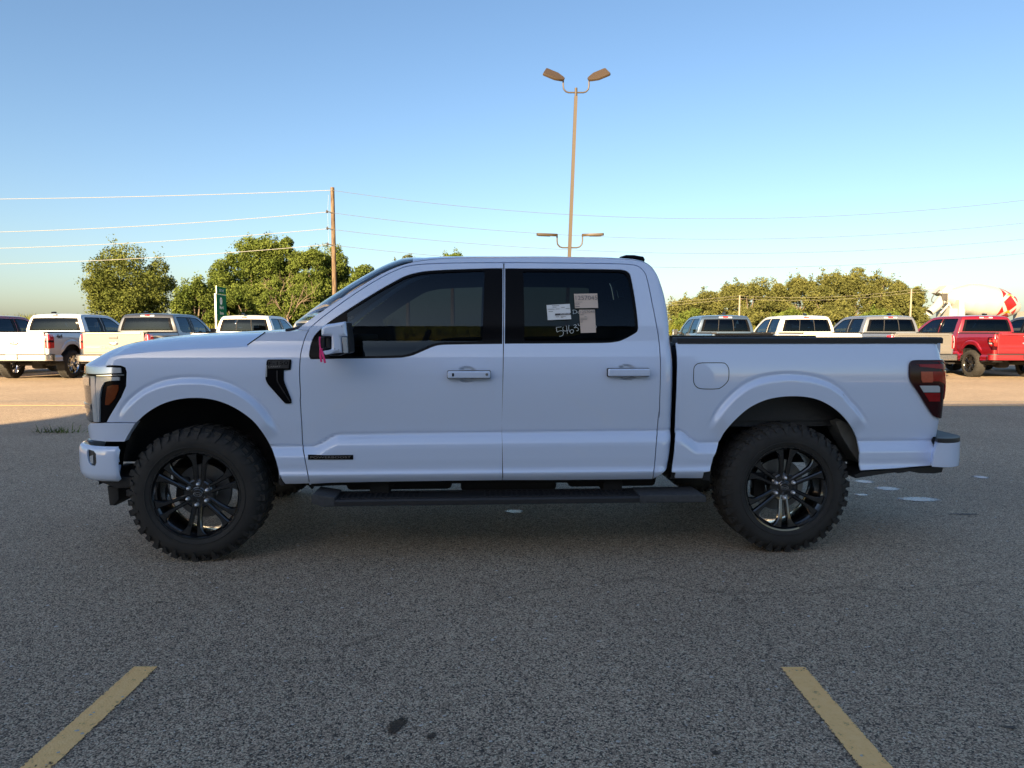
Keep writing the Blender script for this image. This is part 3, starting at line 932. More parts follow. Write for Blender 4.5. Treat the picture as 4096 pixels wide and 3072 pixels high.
cab_bot = dom('C6', [(1446, 696), (1352, 702)])
# gap above the doors: offset of the door line
cab_o = cat(E_s, cab_bot[1:], GREAR[::-1], GTOP2[::-1], GTOP[::-1], dom('C3', [(110, 780), (66, 824)]))
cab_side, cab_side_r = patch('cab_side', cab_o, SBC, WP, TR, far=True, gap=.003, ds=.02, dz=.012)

# cap over the cab: windshield, roof, rear wall
def loft_mesh(name, E3, bow, rows, cols, powr=.62, inset=0.0, p_edge=0.0, flip=False):
    n = len(E3)
    T = np.gradient(E3, axis=0)
    Nn = np.stack([-T[:, 2], np.zeros(n), T[:, 0]], 1)
    Nn /= np.linalg.norm(Nn, axis=1)[:, None] + 1e-9
    ws = np.linspace(cols[0], cols[1], 41)
    if cols[0] < .01: ws = 0.5 - 0.5 * np.cos(np.pi * np.linspace(0, 1, 49))
    r0, r1 = rows
    V, F = [], []
    m_ = len(ws)
    for k in range(r0, r1 + 1):
        a = E3[k]; b = a.copy(); b[1] = W2 - a[1]
        for w in ws:
            p = a + (b - a) * w + Nn[k] * (bow[k] * (4 * w * (1 - w)) ** powr + p_edge)
            V.append(p)
    for i in range(r1 - r0):
        for j in range(m_ - 1):
            q = i * m_ + j
            F.append((q, q + 1, q + 1 + m_, q + m_) if flip else (q, q + m_, q + 1 + m_, q + 1))
    me = bpy.data.meshes.new(name)
    me.from_pydata(np.array(V).tolist(), [], F)
    me.shade_smooth()
    return me
E3 = SBC(E_s[:, 0], E_s[:, 1])
kf = np.arange(len(E3)) / 6.0                      # row in units of the control points
bow = np.interp(kf, [0, 2, 8, 10, 13, 17, 20, 22, 23, 26, 29], [.13, .13, .10, .06, .032, .032, .034, .04, .045, .05, .03])
r_hdr, r_rear, r_sill = 6 * 9, 6 * 20, 6 * 25
link('windshield', loft_mesh('windshield', E3, bow, (0, r_hdr), (0, 1)), 'windshield_glass', TR)
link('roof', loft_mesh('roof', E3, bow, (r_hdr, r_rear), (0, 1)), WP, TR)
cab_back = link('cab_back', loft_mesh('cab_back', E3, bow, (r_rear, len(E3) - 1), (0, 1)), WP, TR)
rw = link('rear_window', loft_mesh('rear_window', E3, bow, (r_rear + 8, r_sill + 1), (.075, .925), p_edge=.004), 'gloss_black', cab_back)
# glazing of the rear window: see-through pane in a black border, so cut the wall behind it
def rear_pane(c0, c1, name):
    return link(name, loft_mesh(name, E3, bow, (r_rear + 11, r_sill - 3), (c0, c1), p_edge=.008), 'privacy_glass', cab_back)
def loft_pt(row, w, off=0.0):
    T = E3[row + 1] - E3[row - 1]
    n = np.array([-T[2], 0, T[0]]); n /= np.linalg.norm(n)
    a = E3[row]; b = a.copy(); b[1] = W2 - a[1]
    return a + (b - a) * w + n * (bow[row] * (4 * w * (1 - w)) ** .62 + off), n
# rebuild wall and border as frames around the opening
def frame_loft(name, rows, cols, hole_rows, hole_cols, mat, parent, off):
    b = bmesh.new()
    me0 = loft_mesh(name, E3, bow, rows, cols, p_edge=off)
    b.from_mesh(me0)
    m_ = 41 if cols[0] >= .01 else 49
    ws = np.linspace(cols[0], cols[1], 41) if cols[0] >= .01 else 0.5 - 0.5 * np.cos(np.pi * np.linspace(0, 1, 49))
    b.faces.ensure_lookup_table()
    kill = []
    for i in range(rows[1] - rows[0]):
        for j in range(m_ - 1):
            if hole_rows[0] <= rows[0] + i < hole_rows[1] and ws[j] >= hole_cols[0] and ws[j + 1] <= hole_cols[1]:
                kill.append(b.faces[i * (m_ - 1) + j])
    bmesh.ops.delete(b, geom=kill, context='FACES')
    me = bpy.data.meshes.new(name); b.to_mesh(me); b.free()
    me.shade_smooth()
    o = link(name, me, mat, parent)
    return o
for o in (cab_back, rw):
    me = o.data; bpy.data.objects.remove(o); bpy.data.meshes.remove(me)
cab_back = frame_loft('cab_back', (r_rear, len(E3) - 1), (0, 1), (r_rear + 9, r_sill + 2), (.065, .935), WP, TR, 0)
frame_loft('rear_window_frame', (r_rear + 7, r_sill + 4), (.055, .945), (r_rear + 9, r_sill + 1), (.08, .92), 'gloss_black', cab_back, .004)
link('rear_window', loft_mesh('rear_window', E3, bow, (r_rear + 8, r_sill + 3), (.06, .94), p_edge=.002), 'privacy_glass', cab_back)
for w in (.36, .64):
    m = MB()
    pts = [loft_pt(r, w, .004)[0] for r in range(r_rear + 9, r_sill + 3, 2)]
    m.tube(pts, .012, n=6)
    m.build('window_divider', 'black_plastic', cab_back)
# high brake light
p, n = loft_pt(r_rear + 2, .5, .0)
m = MB(); m.box(-.012, .012, -.21, .21, -.026, .026, bev=.008)
bl = m.build('high_brake_light', 'lamp_clear', TR)
ang = math.atan2(n[0], n[2])
bl.matrix_local = Matrix.Translation(Vector(p) + Vector(n) * .004) @ Matrix.Rotation(math.atan2(-n[2], n[0]), 4, 'Y')
m = MB(); m.box(.006, .016, -.085, .085, -.020, .020, bev=.004)
m.build('brake_lens', 'bright_red_lens', bl)
# roof antenna fin
fp = on_plane(px('C4', [(1060, 172), (1110, 157), (1180, 158), (1262, 172), (1275, 195), (1270, 225), (1100, 225)]), .95)
m = MB(); m.prism([(q[0], q[2]) for q in fp], 'y', .91, .99, bev=.015)
m.build('roof_antenna', 'gloss_black', TR)
# gutter shadow behind the gaps: a dark inner skin just inside the body side
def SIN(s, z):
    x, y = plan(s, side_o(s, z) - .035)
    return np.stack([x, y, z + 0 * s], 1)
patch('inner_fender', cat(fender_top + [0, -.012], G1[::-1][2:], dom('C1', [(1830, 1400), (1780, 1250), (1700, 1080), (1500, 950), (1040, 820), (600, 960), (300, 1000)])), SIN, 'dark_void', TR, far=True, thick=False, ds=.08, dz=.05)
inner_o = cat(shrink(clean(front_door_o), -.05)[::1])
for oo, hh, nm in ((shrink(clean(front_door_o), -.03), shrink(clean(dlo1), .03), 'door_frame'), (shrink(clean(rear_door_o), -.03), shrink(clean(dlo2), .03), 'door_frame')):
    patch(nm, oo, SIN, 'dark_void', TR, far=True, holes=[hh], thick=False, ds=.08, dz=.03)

# hood
zf_s = fender_top[:, 0]; zf_z = fender_top[:, 1]
k = np.argsort(zf_s)
zf_s, zf_z = zf_s[k], zf_z[k]
sl_px = px('C1', [(215, 490), (270, 440), (340, 415), (450, 394), (600, 369), (750, 347), (1000, 321), (1200, 308), (1400, 297), (1670, 283), (1950, 269)])
sl = on_plane(sl_px, .55)
sl = sl[np.argsort(sl[:, 0])]
S_HE = float(G1[np.argmin(np.abs(G1[:, 1] - 1.345)), 0]) - .012
ss = np.concatenate([np.linspace(S_FRONT_MID, zf_s[0], 30)[:-1], np.linspace(zf_s[0], zf_s[8], 10)[:-1], np.linspace(zf_s[8], S_HE, 60)])
def hood_mesh():
    ze = np.interp(ss, zf_s, zf_z)
    ze = np.where(ss < zf_s[0], zf_z[0] - .004, ze)
    E = SB(ss, ze)
    E[:, 2] = ze
    ws = np.linspace(0, 1, 34) ** 1.6
    V, F = [], []
    for i, e in enumerate(E):
        V.append((e[0] + (.012 if i < 45 else 0), e[1] + .008, e[2] - .04))
        cx = e[0] if e[0] > -2.15 else -2.15 + (e[0] + 2.15) * .12
        c = np.array([cx, 1.0])
        L = np.hypot(c[0] - e[0], c[1] - e[1])
        for w in ws:
            xy = e[:2] + (c - e[:2]) * w
            d = L * w
            zt = np.interp(xy[0], sl[:, 0], sl[:, 2])
            g = 1 - (1 - min(d / .42, 1)) ** 2.3
            V.append((xy[0], xy[1], e[2] + (zt - e[2]) * g + .012 * smoothstep((d - .42) / .12)))
    n = len(ws) + 1
    for i in range(len(E) - 1):
        for j in range(n - 1):
            q = i * n + j
            F.append((q, q + n, q + n + 1, q + 1))
    return V, F
V, F = hood_mesh()
me = bpy.data.meshes.new('hood')
nv = len(V)
V2_ = V + [(x, W2 - y, z) for x, y, z in V]
F2_ = F + [tuple(i + nv for i in f[::-1]) for f in F]
me.from_pydata([tuple(map(float, v)) for v in V2_], [], F2_)
b = bmesh.new(); b.from_mesh(me); bmesh.ops.remove_doubles(b, verts=b.verts[:], dist=.0005)
bmesh.ops.recalc_face_normals(b, faces=b.faces[:])
b.to_mesh(me); b.free(); me.shade_smooth()
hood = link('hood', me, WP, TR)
# seam between hood and the rear corner of the fender
sp = SB(*dom('C1', catmull([(1525, 398), (1600, 345), (1684, 285)], 4)).T)
m = MB(); m.tube([tuple(q + np.array([0, -.0005, 0])) for q in sp], .0035, n=6); m.build('hood_seam', 'dark_void', hood)
# cowl and wiper
m = MB(); m.box(-1.20, -.98, .14, 1.86, 1.33, 1.405, bev=.02)
cw = m.build('cowl', 'black_plastic', TR)
wp_ = on_plane([(1143, 1322), (1165, 1318), (1190, 1311), (1205, 1309)], .38)
m = MB(); m.tube([tuple(q) for q in wp_], .010, n=6)
m.build('wiper', 'black_plastic', cw)

# ------------------------------------------------------------------ front end
S_HL = float(PS[PS < 0][np.argmin(np.abs(PY_[PS < 0] - .47))])
hl_o = cat(dom('C1', [(200, 580), (330, 581), (400, 585)]), dom('C1', catmull([(400, 585), (432, 595), (449, 640), (446, 760), (402, 860), (342, 960), (272, 1080), (225, 1092)], 3))[1:])
hz0, hz1 = hl_o[-1][1], hl_o[0][1]
hl_o = cat(hl_o, [[S_HL, hz0 - .002], [S_HL, hz1 + .004]])
hl, hl_r = patch('headlight', hl_o, SB, 'gloss_black', TR, far=True, off=-.006, depth=.03, ds=.02, dz=.02)
strip = dom('C1', [(185, 592), (300, 596), (405, 600), (412, 645), (300, 650), (185, 655)])
patch('lamp_strip', cat(strip, [[S_HL + .01, strip[-1][1]], [S_HL + .01, strip[0][1]]]), SB, 'lamp_clear', hl, far=hl_r, off=.002, depth=.012, ds=.02, dz=.02)
thin = dom('C1', [(190, 664), (432, 658), (436, 668), (190, 676)])
patch('chrome_strip', thin, SB, 'chrome', hl, far=hl_r, off=.002, depth=.01)
drl = dom('C1', [(192, 682), (395, 680), (393, 712), (300, 716), (262, 728), (236, 775), (222, 860), (218, 1078), (186, 1076)])
patch('running_light', drl, SB, 'lamp_clear', hl, far=hl_r, off=.004, depth=.012, ds=.015, dz=.015)
amb = dom('C1', [(284, 765), (330, 752), (384, 752), (380, 800), (352, 870), (300, 930), (264, 930), (270, 850)])
patch('turn_signal', amb, SB, 'amber_lens', hl, far=hl_r, off=-.001, depth=.01)
inn = dom('C1', [(186, 676)])[0]
smd = inn[0] - .050
patch('silver_trim', [[smd, hz0 + .008], [inn[0] - .004, hz0 + .008], [inn[0] - .004, inn[1]], [smd, inn[1]]], SB, 'lamp_clear', hl, far=hl_r, off=.006, depth=.012, ds=.015, dz=.03)
patch('inner_lens', [[S_HL, hz0 + .01], [smd - .004, hz0 + .01], [smd - .004, inn[1]], [S_HL, inn[1]]], SB, 'smoked_lens', hl, far=hl_r, off=.004, depth=.012, ds=.015, dz=.03)
for za, zb2, mt in ((.80, .97, 'chrome'), (.30, .40, 'silver_paint')):
    patch('lens_bar', [[S_HL, hz0 + (inn[1] - hz0) * za], [smd - .012, hz0 + (inn[1] - hz0) * za], [smd - .012, hz0 + (inn[1] - hz0) * zb2], [S_HL, hz0 + (inn[1] - hz0) * zb2]], SB, mt, hl, far=hl_r, off=.010, depth=.008, ds=.015, dz=.03)
# grille
patch('grille', [[S_FRONT_MID - .005, hz0 - .02], [S_HL - .004, hz0 - .02], [S_HL - .004, hz1 + .004], [S_FRONT_MID - .005, hz1 + .004]], SB, 'gloss_black', TR, far=True, off=.0, depth=.04, ds=.03, dz=.04)
for zz in (1.10, 1.0):
    patch('grille_bar', [[S_FRONT_MID - .005, zz - .03], [S_HL + .01, zz - .03], [S_HL + .01, zz + .03], [S_FRONT_MID - .005, zz + .03]], SB, 'silver_paint', TR, far=True, off=.03, depth=.03, ds=.03, dz=.02)
# upper bumper fascia
fa = cat(dom('C1', [(272, 1087), (400, 1087), (536, 1090), (492, 1160), (462, 1210), (441, 1250), (300, 1250)]))
zb, ztp = fa[-1][1], fa[0][1]
fa = cat(fa, [[-2.55, zb + .0], [S_FRONT_MID - .005, zb], [S_FRONT_MID - .005, ztp - .06], [-2.72, ztp - .06], [-2.58, ztp - .01]])
patch('bumper_fascia', fa, SB, WP, TR, far=True, ds=.03, dz=.015, depth=.05, off=.006)
# lower bumper
BZ0 = dom('C2', [(400, 722)])[0][1]; BZ1 = dom('C1', [(430, 1290)])[0][1]
S_BE0 = dom('C1', [(434, 1300)])[0][0]; S_BE1 = dom('C2', [(404, 715)])[0][0]
BP = pchip_table([(BZ0 - .1, -.12), (BZ0 - .01, -.045), (BZ0 + .01, -.018), (BZ0 + .05, -.002), (BZ0 + .11, 0.0), (BZ1 - .06, 0.0), (BZ1 - .025, -.004), (BZ1 - .006, -.016), (BZ1 + .002, -.035), (BZ1 + .05, -.09)])
def SF(s, z):
    o = np.interp(z, *BP) - .008 + .022 * smoothstep((-2.12 - s) / .45)
    e = np.clip((s - (S_BE0 - .03)) / .03, 0, 1)
    o = o - .02 * e * e
    x, y = plan(s, o)
    return np.stack([x, y, z + 0 * s], 1)
fog = solve(px('C1', [(112, 1318), (165, 1335), (186, 1362), (189, 1440), (178, 1470), (140, 1462), (118, 1430), (108, 1380)]), SF)
bo = [[S_FRONT_MID - .005, BZ0 + .05], [-2.75, BZ0 + .02], [-2.45, BZ0], [S_BE1 - .02, BZ0], [S_BE1, BZ0 + .015], [S_BE1 - .004, (BZ0 + BZ1) / 2], [S_BE0, BZ1 - .02], [S_BE0 - .015, BZ1], [S_FRONT_MID - .005, BZ1]]
bump, bump_r = patch('front_bumper', bo, SF, WP, TR, far=True, holes=[fog], ds=.025, dz=.012, depth=.11)
fl, fl_r = patch('fog_light_bezel', shrink(clean(fog), -.01), SF, 'black_plastic', bump, far=bump_r, off=-.010, depth=.03)
patch('fog_lamp', solve(px('C1', [(118, 1385), (150, 1372), (152, 1450), (128, 1440)]), SF), SF, 'lamp_clear', bump, far=bump_r, off=-.006, depth=.01)
m = MB()
m.prism([(-2.20, BZ0 + .02), (-2.20, BZ0 - .045), (-2.36, BZ0 - .05), (-2.48, BZ0 + .0), (-2.50, BZ0 + .03)], 'y', .06, .5, bev=.01)
vp = on_plane(px('C2', [(300, 755), (405, 760), (412, 870), (370, 928), (322, 925)]), .16)
m.prism([(q[0], q[2]) for q in vp], 'y', .13, .42, bev=.012)
o = m.build('air_dam', 'black_plastic', TR); mirrored(o)

# ------------------------------------------------------------------ tail lamps
tl = dom('T', catmull([(190, 400), (196, 320), (225, 260), (290, 232), (600, 228), (1000, 226)], 3))
tl2 = dom('T', catmull([(840, 1503), (770, 1480), (700, 1430), (560, 1220), (380, 930), (240, 730), (200, 640), (188, 520), (190, 400)], 3))
t_bz = tl2[0][1]; t_tz = tl[-1][1]
tl_o = cat(tl, [[S_RE - .02, t_tz], [S_RE - .02, t_bz]], tl2)
def STL(s, z):
    p = SB(s, z)
    return p
TLO = .014
lamp, lamp_r = patch('taillight', tl_o, SB, 'dark_red_lens', TR, far=True, off=TLO, depth=.03, ds=.02, dz=.02)
def tl_part(name, pts, mat, to_edge=None, off=TLO + .003):
    q = dom('T', pts)
    if to_edge is not None:
        q = cat(q, [[S_RE - .024, q[-1][1]], [S_RE - .024, q[0][1]]])
    patch(name, q, SB, mat, lamp, far=lamp_r, off=off, depth=.006, ds=.015, dz=.015)
tl_part('upper_lens', [(300, 262), (620, 262), (1010, 250), (1010, 372), (400, 374), (395, 330), (300, 320)], 'red_lens', True)
tl_part('brake_lens', [(430, 480), (690, 480), (700, 660), (690, 712), (470, 716), (440, 650)], 'salmon_lens')
tl_part('brake_lens', [(698, 478), (900, 478), (1000, 500), (1060, 560), (1075, 640), (1075, 1100), (945, 1100), (945, 840), (930, 770), (880, 715), (830, 690), (698, 690)], 'red_lens')
tl_part('brake_lens', [(1080, 640), (1085, 640), (1085, 1100), (1080, 1100)], 'red_lens', None)
tl_part('reverse_lens', [(400, 785), (810, 785), (838, 820), (838, 930), (490, 930)], 'lamp_clear')
tl_part('lower_lens', [(500, 945), (838, 945), (838, 1130), (615, 1130)], 'red_lens')
q = dom('T', [(1000, 470), (1000, 1100)])
for i_, y_ in ((0, 470), (1, 1100)): q[i_][1] = t_tz - (y_ - 228) / (1503 - 228) * (t_tz - t_bz)
patch('rear_lens', [[q[1][0] + .05, q[1][1]], [S_RE - .024, q[1][1]], [S_RE - .024, q[0][1]], [q[0][0] + .05, q[0][1]]], SB, 'bright_red_lens', lamp, far=lamp_r, off=TLO + .006, depth=.008, ds=.02, dz=.03)

# ------------------------------------------------------------------ tailgate, rear bumper, bed
XR = float(np.interp(S_RE, PS, PX_)) - .005
m = MB()
m.box(XR - .06, XR - .008, .155, W2 - .155, .75, b_tz + .002, bev=.014, seg=3)
tg = m.build('tailgate', WP, TR)
m = MB(); m.prism([(XR - .02, b_tz - .075), (XR + .004, b_tz - .045), (XR + .002, b_tz + .008), (XR - .05, b_tz + .010)], 'y', .24, W2 - .24, bev=.008)
m.build('tailgate_spoiler', WP, tg)
m = MB(); m.box(XR - .02, XR + .004, .20, W2 - .20, .80, .97, bev=.01)
m.build('tailgate_panel', WP, tg)
m = MB(); m.box(XR - .01, XR + .006, .88, 1.12, b_tz - .17, b_tz - .09, bev=.006)
m.build('tailgate_handle', WP, tg)
m = MB(); m.lathe([(0.0, XR + .012), (.085, XR + .012), (.10, XR + .004), (.10, XR - .01)], n=28, axis='x', org=(0, 0, 0))
m.xform(Matrix.Translation((0, 1.0, 1.06)) @ Matrix.Diagonal((1, 1.25, .55, 1)))
m.build('tailgate_emblem', 'chrome', tg)
def SRB(s, z):
    h = np.clip((z - .655) / .125, -1.3, 1.3)
    o = .075 * smoothstep((s - 2.66) / .22) + .006 - .014 * np.abs(h) ** 6
    x, y = plan(s, o)
    return np.stack([x, y, z + 0 * s], 1)
rb = solve(px('C8', [(1866, 536), (1880, 440), (1912, 345)]), SRB)
zb0 = rb[0][1]; zb1 = rb[2][1]
rbo = cat(rb, [[2.95, zb1], [S_REAR_MID + .005, zb1], [S_REAR_MID + .005, zb0], [2.95, zb0]])
rbump, rbump_r = patch('rear_bumper', rbo, SRB, WP, TR, far=True, ds=.025, dz=.014, depth=.10)
rc = solve(px('C8', [(1912, 340), (1908, 294), (1990, 292)]), SRB)
rc[1:, 1] = zb1 + .004 + (rc[1, 1] - zb1) * .62
rco = cat(rc, [[2.95, rc[1][1]], [S_REAR_MID + .005, rc[1][1]], [S_REAR_MID + .005, zb1 + .003], [2.95, zb1 + .003]])
patch('bumper_step', rco, SRB, 'black_plastic', rbump, far=rbump_r, ds=.025, dz=.014, depth=.13, off=.0)
gapq = solve(px('C8', [(1862, 530), (1890, 430), (1896, 320), (1912, 320), (1905, 420), (1878, 536)]), SB)
patch('bumper_gap', gapq, SB, 'black_plastic', rbump, far=rbump_r, off=.003, thick=False)
XB = float(np.interp(S_REAR_MID, PS, PX_)) + .09
m = MB(); m.box(XB - .03, XB + .004, .83, 1.17, .60, .74, bev=.006)
lp = m.build('plate_recess', 'black_plastic', rbump)
m = MB(); m.box(XB + .004, XB + .008, .85, 1.15, .605, .735, bev=.002)
m.build('licence_plate', 'plate', rbump)
# rails, inner bed
rl = dom('CC', [(0, 885), (1330, 885)])
m = MB()
XF = float(b_front[0][0])
m.prism([(.075, b_tz - .005), (.075, b_tz + .028), (.09, b_tz + .036), (.20, b_tz + .036), (.20, b_tz - .03), (.12, b_tz - .005)], 'x', XF + .008, XR - .05, bev=.006)
rail = m.build('bed_rail_cap', 'black_plastic', TR); mirrored(rail)
m = MB()
m.box(XF + .03, XR - .03, .18, W2 - .18, .80, .84)
m.box(XF + .03, XF + .07, .12, W2 - .12, .80, b_tz)
m.box(XF + .06, XR - .03, .165, .185, .84, b_tz); m.box(XF + .06, XR - .03, W2 - .185, W2 - .165, .84, b_tz)
m.build('bed_liner', 'black_plastic', TR)
# rear valance
va = on_plane(px('C8', [(1232, 606), (1300, 574), (1850, 530), (1952, 542), (1940, 580), (1880, 590), (1760, 588), (1680, 572), (1640, 582), (1590, 588), (1560, 582), (1480, 592), (1250, 628)]), .06)
m = MB(); m.prism([(q[0], q[2]) for q in va], 'y', .05, .32, bev=.006)
m.build('rear_valance', 'black_plastic', TR)

# ------------------------------------------------------------------ wheel wells and underbody
for cx_, rr_ in ((-1.87, .60), (1.87, .585)):
    for y0_, y1_ in ((.075, .40), (W2 - .075, W2 - .40)):
        m = MB(); m.lathe([(rr_, y0_), (rr_ + .01, y1_)], n=36, org=(cx_, 0, .50), a0=R(-2), a1=R(182))
        m.build('wheel_well', 'dark_void', TR)
m = MB()
m.box(-2.5, 1.15, .42, W2 - .42, .56, 1.15)
m.box(1.2, 2.75, .50, W2 - .50, .62, .80)
m.box(-2.4, 2.80, .46, .58, .50, .66, bev=.02); m.box(-2.4, 2.80, W2 - .58, W2 - .46, .50, .66, bev=.02)
m.box(-1.05, 1.0, .10, .46, .50, .56); m.box(-1.05, 1.0, W2 - .46, W2 - .10, .50, .56)
m.box(-1.02, -.30, .42, .9, .345, .56, bev=.03); m.box(-.24, .42, .40, .9, .33, .56, bev=.03); m.box(.50, 1.12, .42, .9, .35, .56, bev=.03)
m.box(-1.5, 1.3, 1.25, 1.7, .36, .52, bev=.03)
m.tube([(-1.5, 1.3, .45), (0, 1.3, .42), (1.3, 1.3, .44), (2.5, 1.35, .5)], .05, n=10)
m.tube([(1.87, .30, .43), (1.87, W2 - .30, .43)], .06, n=12)
m.tube([(-1.87, .30, .43), (-1.87, W2 - .30, .43)], .05, n=12)
m.box(-2.3, -1.42, .70, 1.30, .34, .60, bev=.04); m.box(1.70, 2.04, .82, 1.18, .28, .60, bev=.08)
m.build('chassis', 'underbody', TR)
# grey panel and lip seen in the rear arch
rp = on_plane(px('C7', [(560, 1212), (800, 1100), (1000, 930), (1900, 930), (2100, 1212)]), .30)
m = MB(); m.prism([(q[0], q[2]) for q in rp], 'y', .30, .33)
m.build('arch_panel', 'liner_grey', TR)
lipo = on_plane(px('C7', [(1895, 1205), (1960, 1180), (2060, 1240), (2130, 1380), (2165, 1500), (2180, 1660), (2160, 1660), (2060, 1520), (1960, 1360)]), .12)
m = MB(); m.prism([(q[0], q[2]) for q in lipo], 'y', .10, .26, bev=.008)
m.build('arch_lip', 'liner_grey', TR)
# mud flaps of the bed front corner
for pts in ([(1520, 636), (1556, 640), (1548, 695), (1500, 700)], [(1790, 636), (1858, 630), (1850, 712), (1780, 700)]):
    q = on_plane(px('C6', pts), .075)
    m = MB(); m.prism([(a[0], a[2]) for a in q], 'y', .06, .12, bev=.004)
    m.build('mud_guard', 'black_plastic', TR)
q = on_plane(px('C2', [(1800, 640), (1822, 640), (1832, 712), (1856, 748), (1830, 756), (1806, 740)]), .06)
m = MB(); m.prism([(a[0], a[2]) for a in q], 'y', .05, .12, bev=.004); m.build('mud_guard', 'black_plastic', TR)
# panels that close the cab: floor, inner doors, roof lining
m = MB()
m.box(-1.05, 1.0, .14, .17, .55, 1.33); m.box(-1.05, 1.0, W2 - .17, W2 - .14, .55, 1.33)
m.box(-1.15, 1.0, .17, W2 - .17, .56, .62)
m.box(-1.17, -.95, .17, W2 - .17, .6, 1.33)
m.prism([(-1.2, 1.30), (-.86, 1.28), (-.62, 1.20), (-.60, .95), (-.80, .7), (-1.1, .7)], 'y', .2, W2 - .2, bev=.03)
m.box(.93, .98, .15, W2 - .15, .6, 1.34)
m.build('cabin_trim', 'interior', TR)
lin = loft_mesh('roof_lining', E3, bow, (r_hdr + 2, r_rear), (.05, .95), p_edge=-.05)
link('roof_lining', lin, 'headliner', TR)
def seat(x, y, w, rear=False):
    m = MB()
    m.box(x - .22, x + .28, y - w / 2, y + w / 2, .80, .98, bev=.05)
    m.prism([(x + .18, .92), (x + .34, .92), (x + .50, 1.50), (x + .40, 1.53)], 'y', y - w / 2, y + w / 2, bev=.045)
    if rear:
        for yy in (y - w * .36, y, y + w * .36):
            m.box(x + .40, x + .51, yy - .13, yy + .13, 1.49, 1.66, bev=.04)
    else:
        m.box(x + .40, x + .52, y - .14, y + .14, 1.56, 1.76, bev=.045)
        m.tube([(x + .45, y - .05, 1.45), (x + .46, y - .05, 1.6)], .008); m.tube([(x + .45, y + .05, 1.45), (x + .46, y + .05, 1.6)], .008)
    m.build('seat', 'interior', TR)
seat(-.38, .52, .55); seat(-.38, 1.48, .55); seat(.42, 1.0, 1.45, True)
m = MB()
pts = [(.0 + .19 * math.cos(a) * .35, .19 * math.sin(a), .19 * math.cos(a) * .93) for a in np.linspace(0, 2 * math.pi, 28)]
m.tube([(-.52 + p_[0], .52 + p_[1], 1.25 + p_[2]) for p_ in pts], .016, n=8, cap=False)
m.tube([(-.52, .35, 1.25), (-.52, .69, 1.25)], .02); m.tube([(-.78, .52, 1.15), (-.52, .52, 1.25)], .03)
m.build('steering_wheel', 'interior', TR)

# ------------------------------------------------------------------ handles, mirror, badges, step
def handle(c, pts, door, keyed):
    q = on_plane(px(c, pts), .02)
    x0, x1 = q[:, 0].min(), q[:, 0].max(); z0, z1 = q[:, 2].min(), q[:, 2].max()
    m = MB(); m.box(x0, x1, -.010, .022, z0, z1, bev=.009, seg=3)
    h = m.build('door_handle', WP, door); mirrored(h, front_door_r if door is front_door else rear_door_r)
    m = MB(); m.box(x0 - .003, x1 + .003, .012, .055, z0 - .004, z1 + .003, bev=.008)
    m.build('handle_base', 'black_plastic', door)
    if keyed:
        m = MB(); m.box(x0 + .028, x0 + .041, -.0115, -.005, z0 + .012, z1 - .012, bev=.002); m.build('handle_button', 'gloss_black', door)
        m = MB(); m.lathe([(0, -.0125), (.008, -.0125), (.0085, -.008)], n=16, org=(x1 - .022, 0, (z0 + z1) / 2 + .001)); m.build('key_lock', 'steel', door)
handle('C3', [(1306, 1181), (1684, 1243)], front_door, True)
handle('C4', [(953, 1160), (1320, 1226)], rear_door, False)

MY0, MY1 = -.23, -.06
def mp(pts, y): return [(q[0], q[2]) for q in on_plane(px('MR', pts), y)]
hous = catmull([(250, 590), (246, 470), (262, 390), (320, 325), (420, 282), (640, 248), (960, 196)], 3) + [(992, 205), (1042, 650), (866, 664)] + [(888, 1140), (700, 1148), (560, 1172), (380, 1204)] + catmull([(340, 1190), (312, 1150), (305, 1095), (400, 1068), (530, 1040), (552, 980), (552, 690), (530, 642), (400, 640), (268, 632)], 2)
m = MB(); m.plate(mp(hous, MY0), MY0, MY1, bev=.022, steps=5)
mir = m.build('side_mirror', WP, front_door, angle=40); mir_r = mirrored(mir, front_door_r)
m = MB(); m.prism(mp([(990, 212), (1060, 232), (1090, 420), (1140, 760), (1155, 1120), (1100, 1165), (900, 1180), (880, 1120)], MY0 + .02), 'y', MY0 + .022, MY1 - .01, bev=.008)
m.prism(mp([(330, 1150), (900, 1140), (900, 1190), (760, 1240), (520, 1225), (480, 1190)], MY0 + .05), 'y', MY0 + .05, MY1, bev=.01)
o = m.build('mirror_frame', 'black_plastic', mir); mirrored(o, mir_r)
m = MB(); m.prism(mp([(872, 668), (1044, 660), (1075, 1140), (925, 1145), (905, 900)], MY0), 'y', MY0 - .001, MY0 + .03, bev=.006)
o = m.build('mirror_lamp', 'lamp_clear', mir); mirrored(o, mir_r)
m = MB()
m.prism(mp([(200, 660), (365, 665), (360, 990), (215, 1030)], MY0 + .04), 'y', MY0 + .04, MY0 + .12, bev=.01)
m.prism(mp([(380, 680), (540, 660), (545, 990), (385, 985)], MY0 + .05), 'y', MY0 + .05, MY0 + .12, bev=.01)
m.prism(mp([(150, 660), (545, 655), (545, 1010), (180, 1030)], MY0 + .10), 'y', MY0 + .11, .10, bev=.01)
o = m.build('mirror_arm', 'black_plastic', mir); mirrored(o, mir_r)

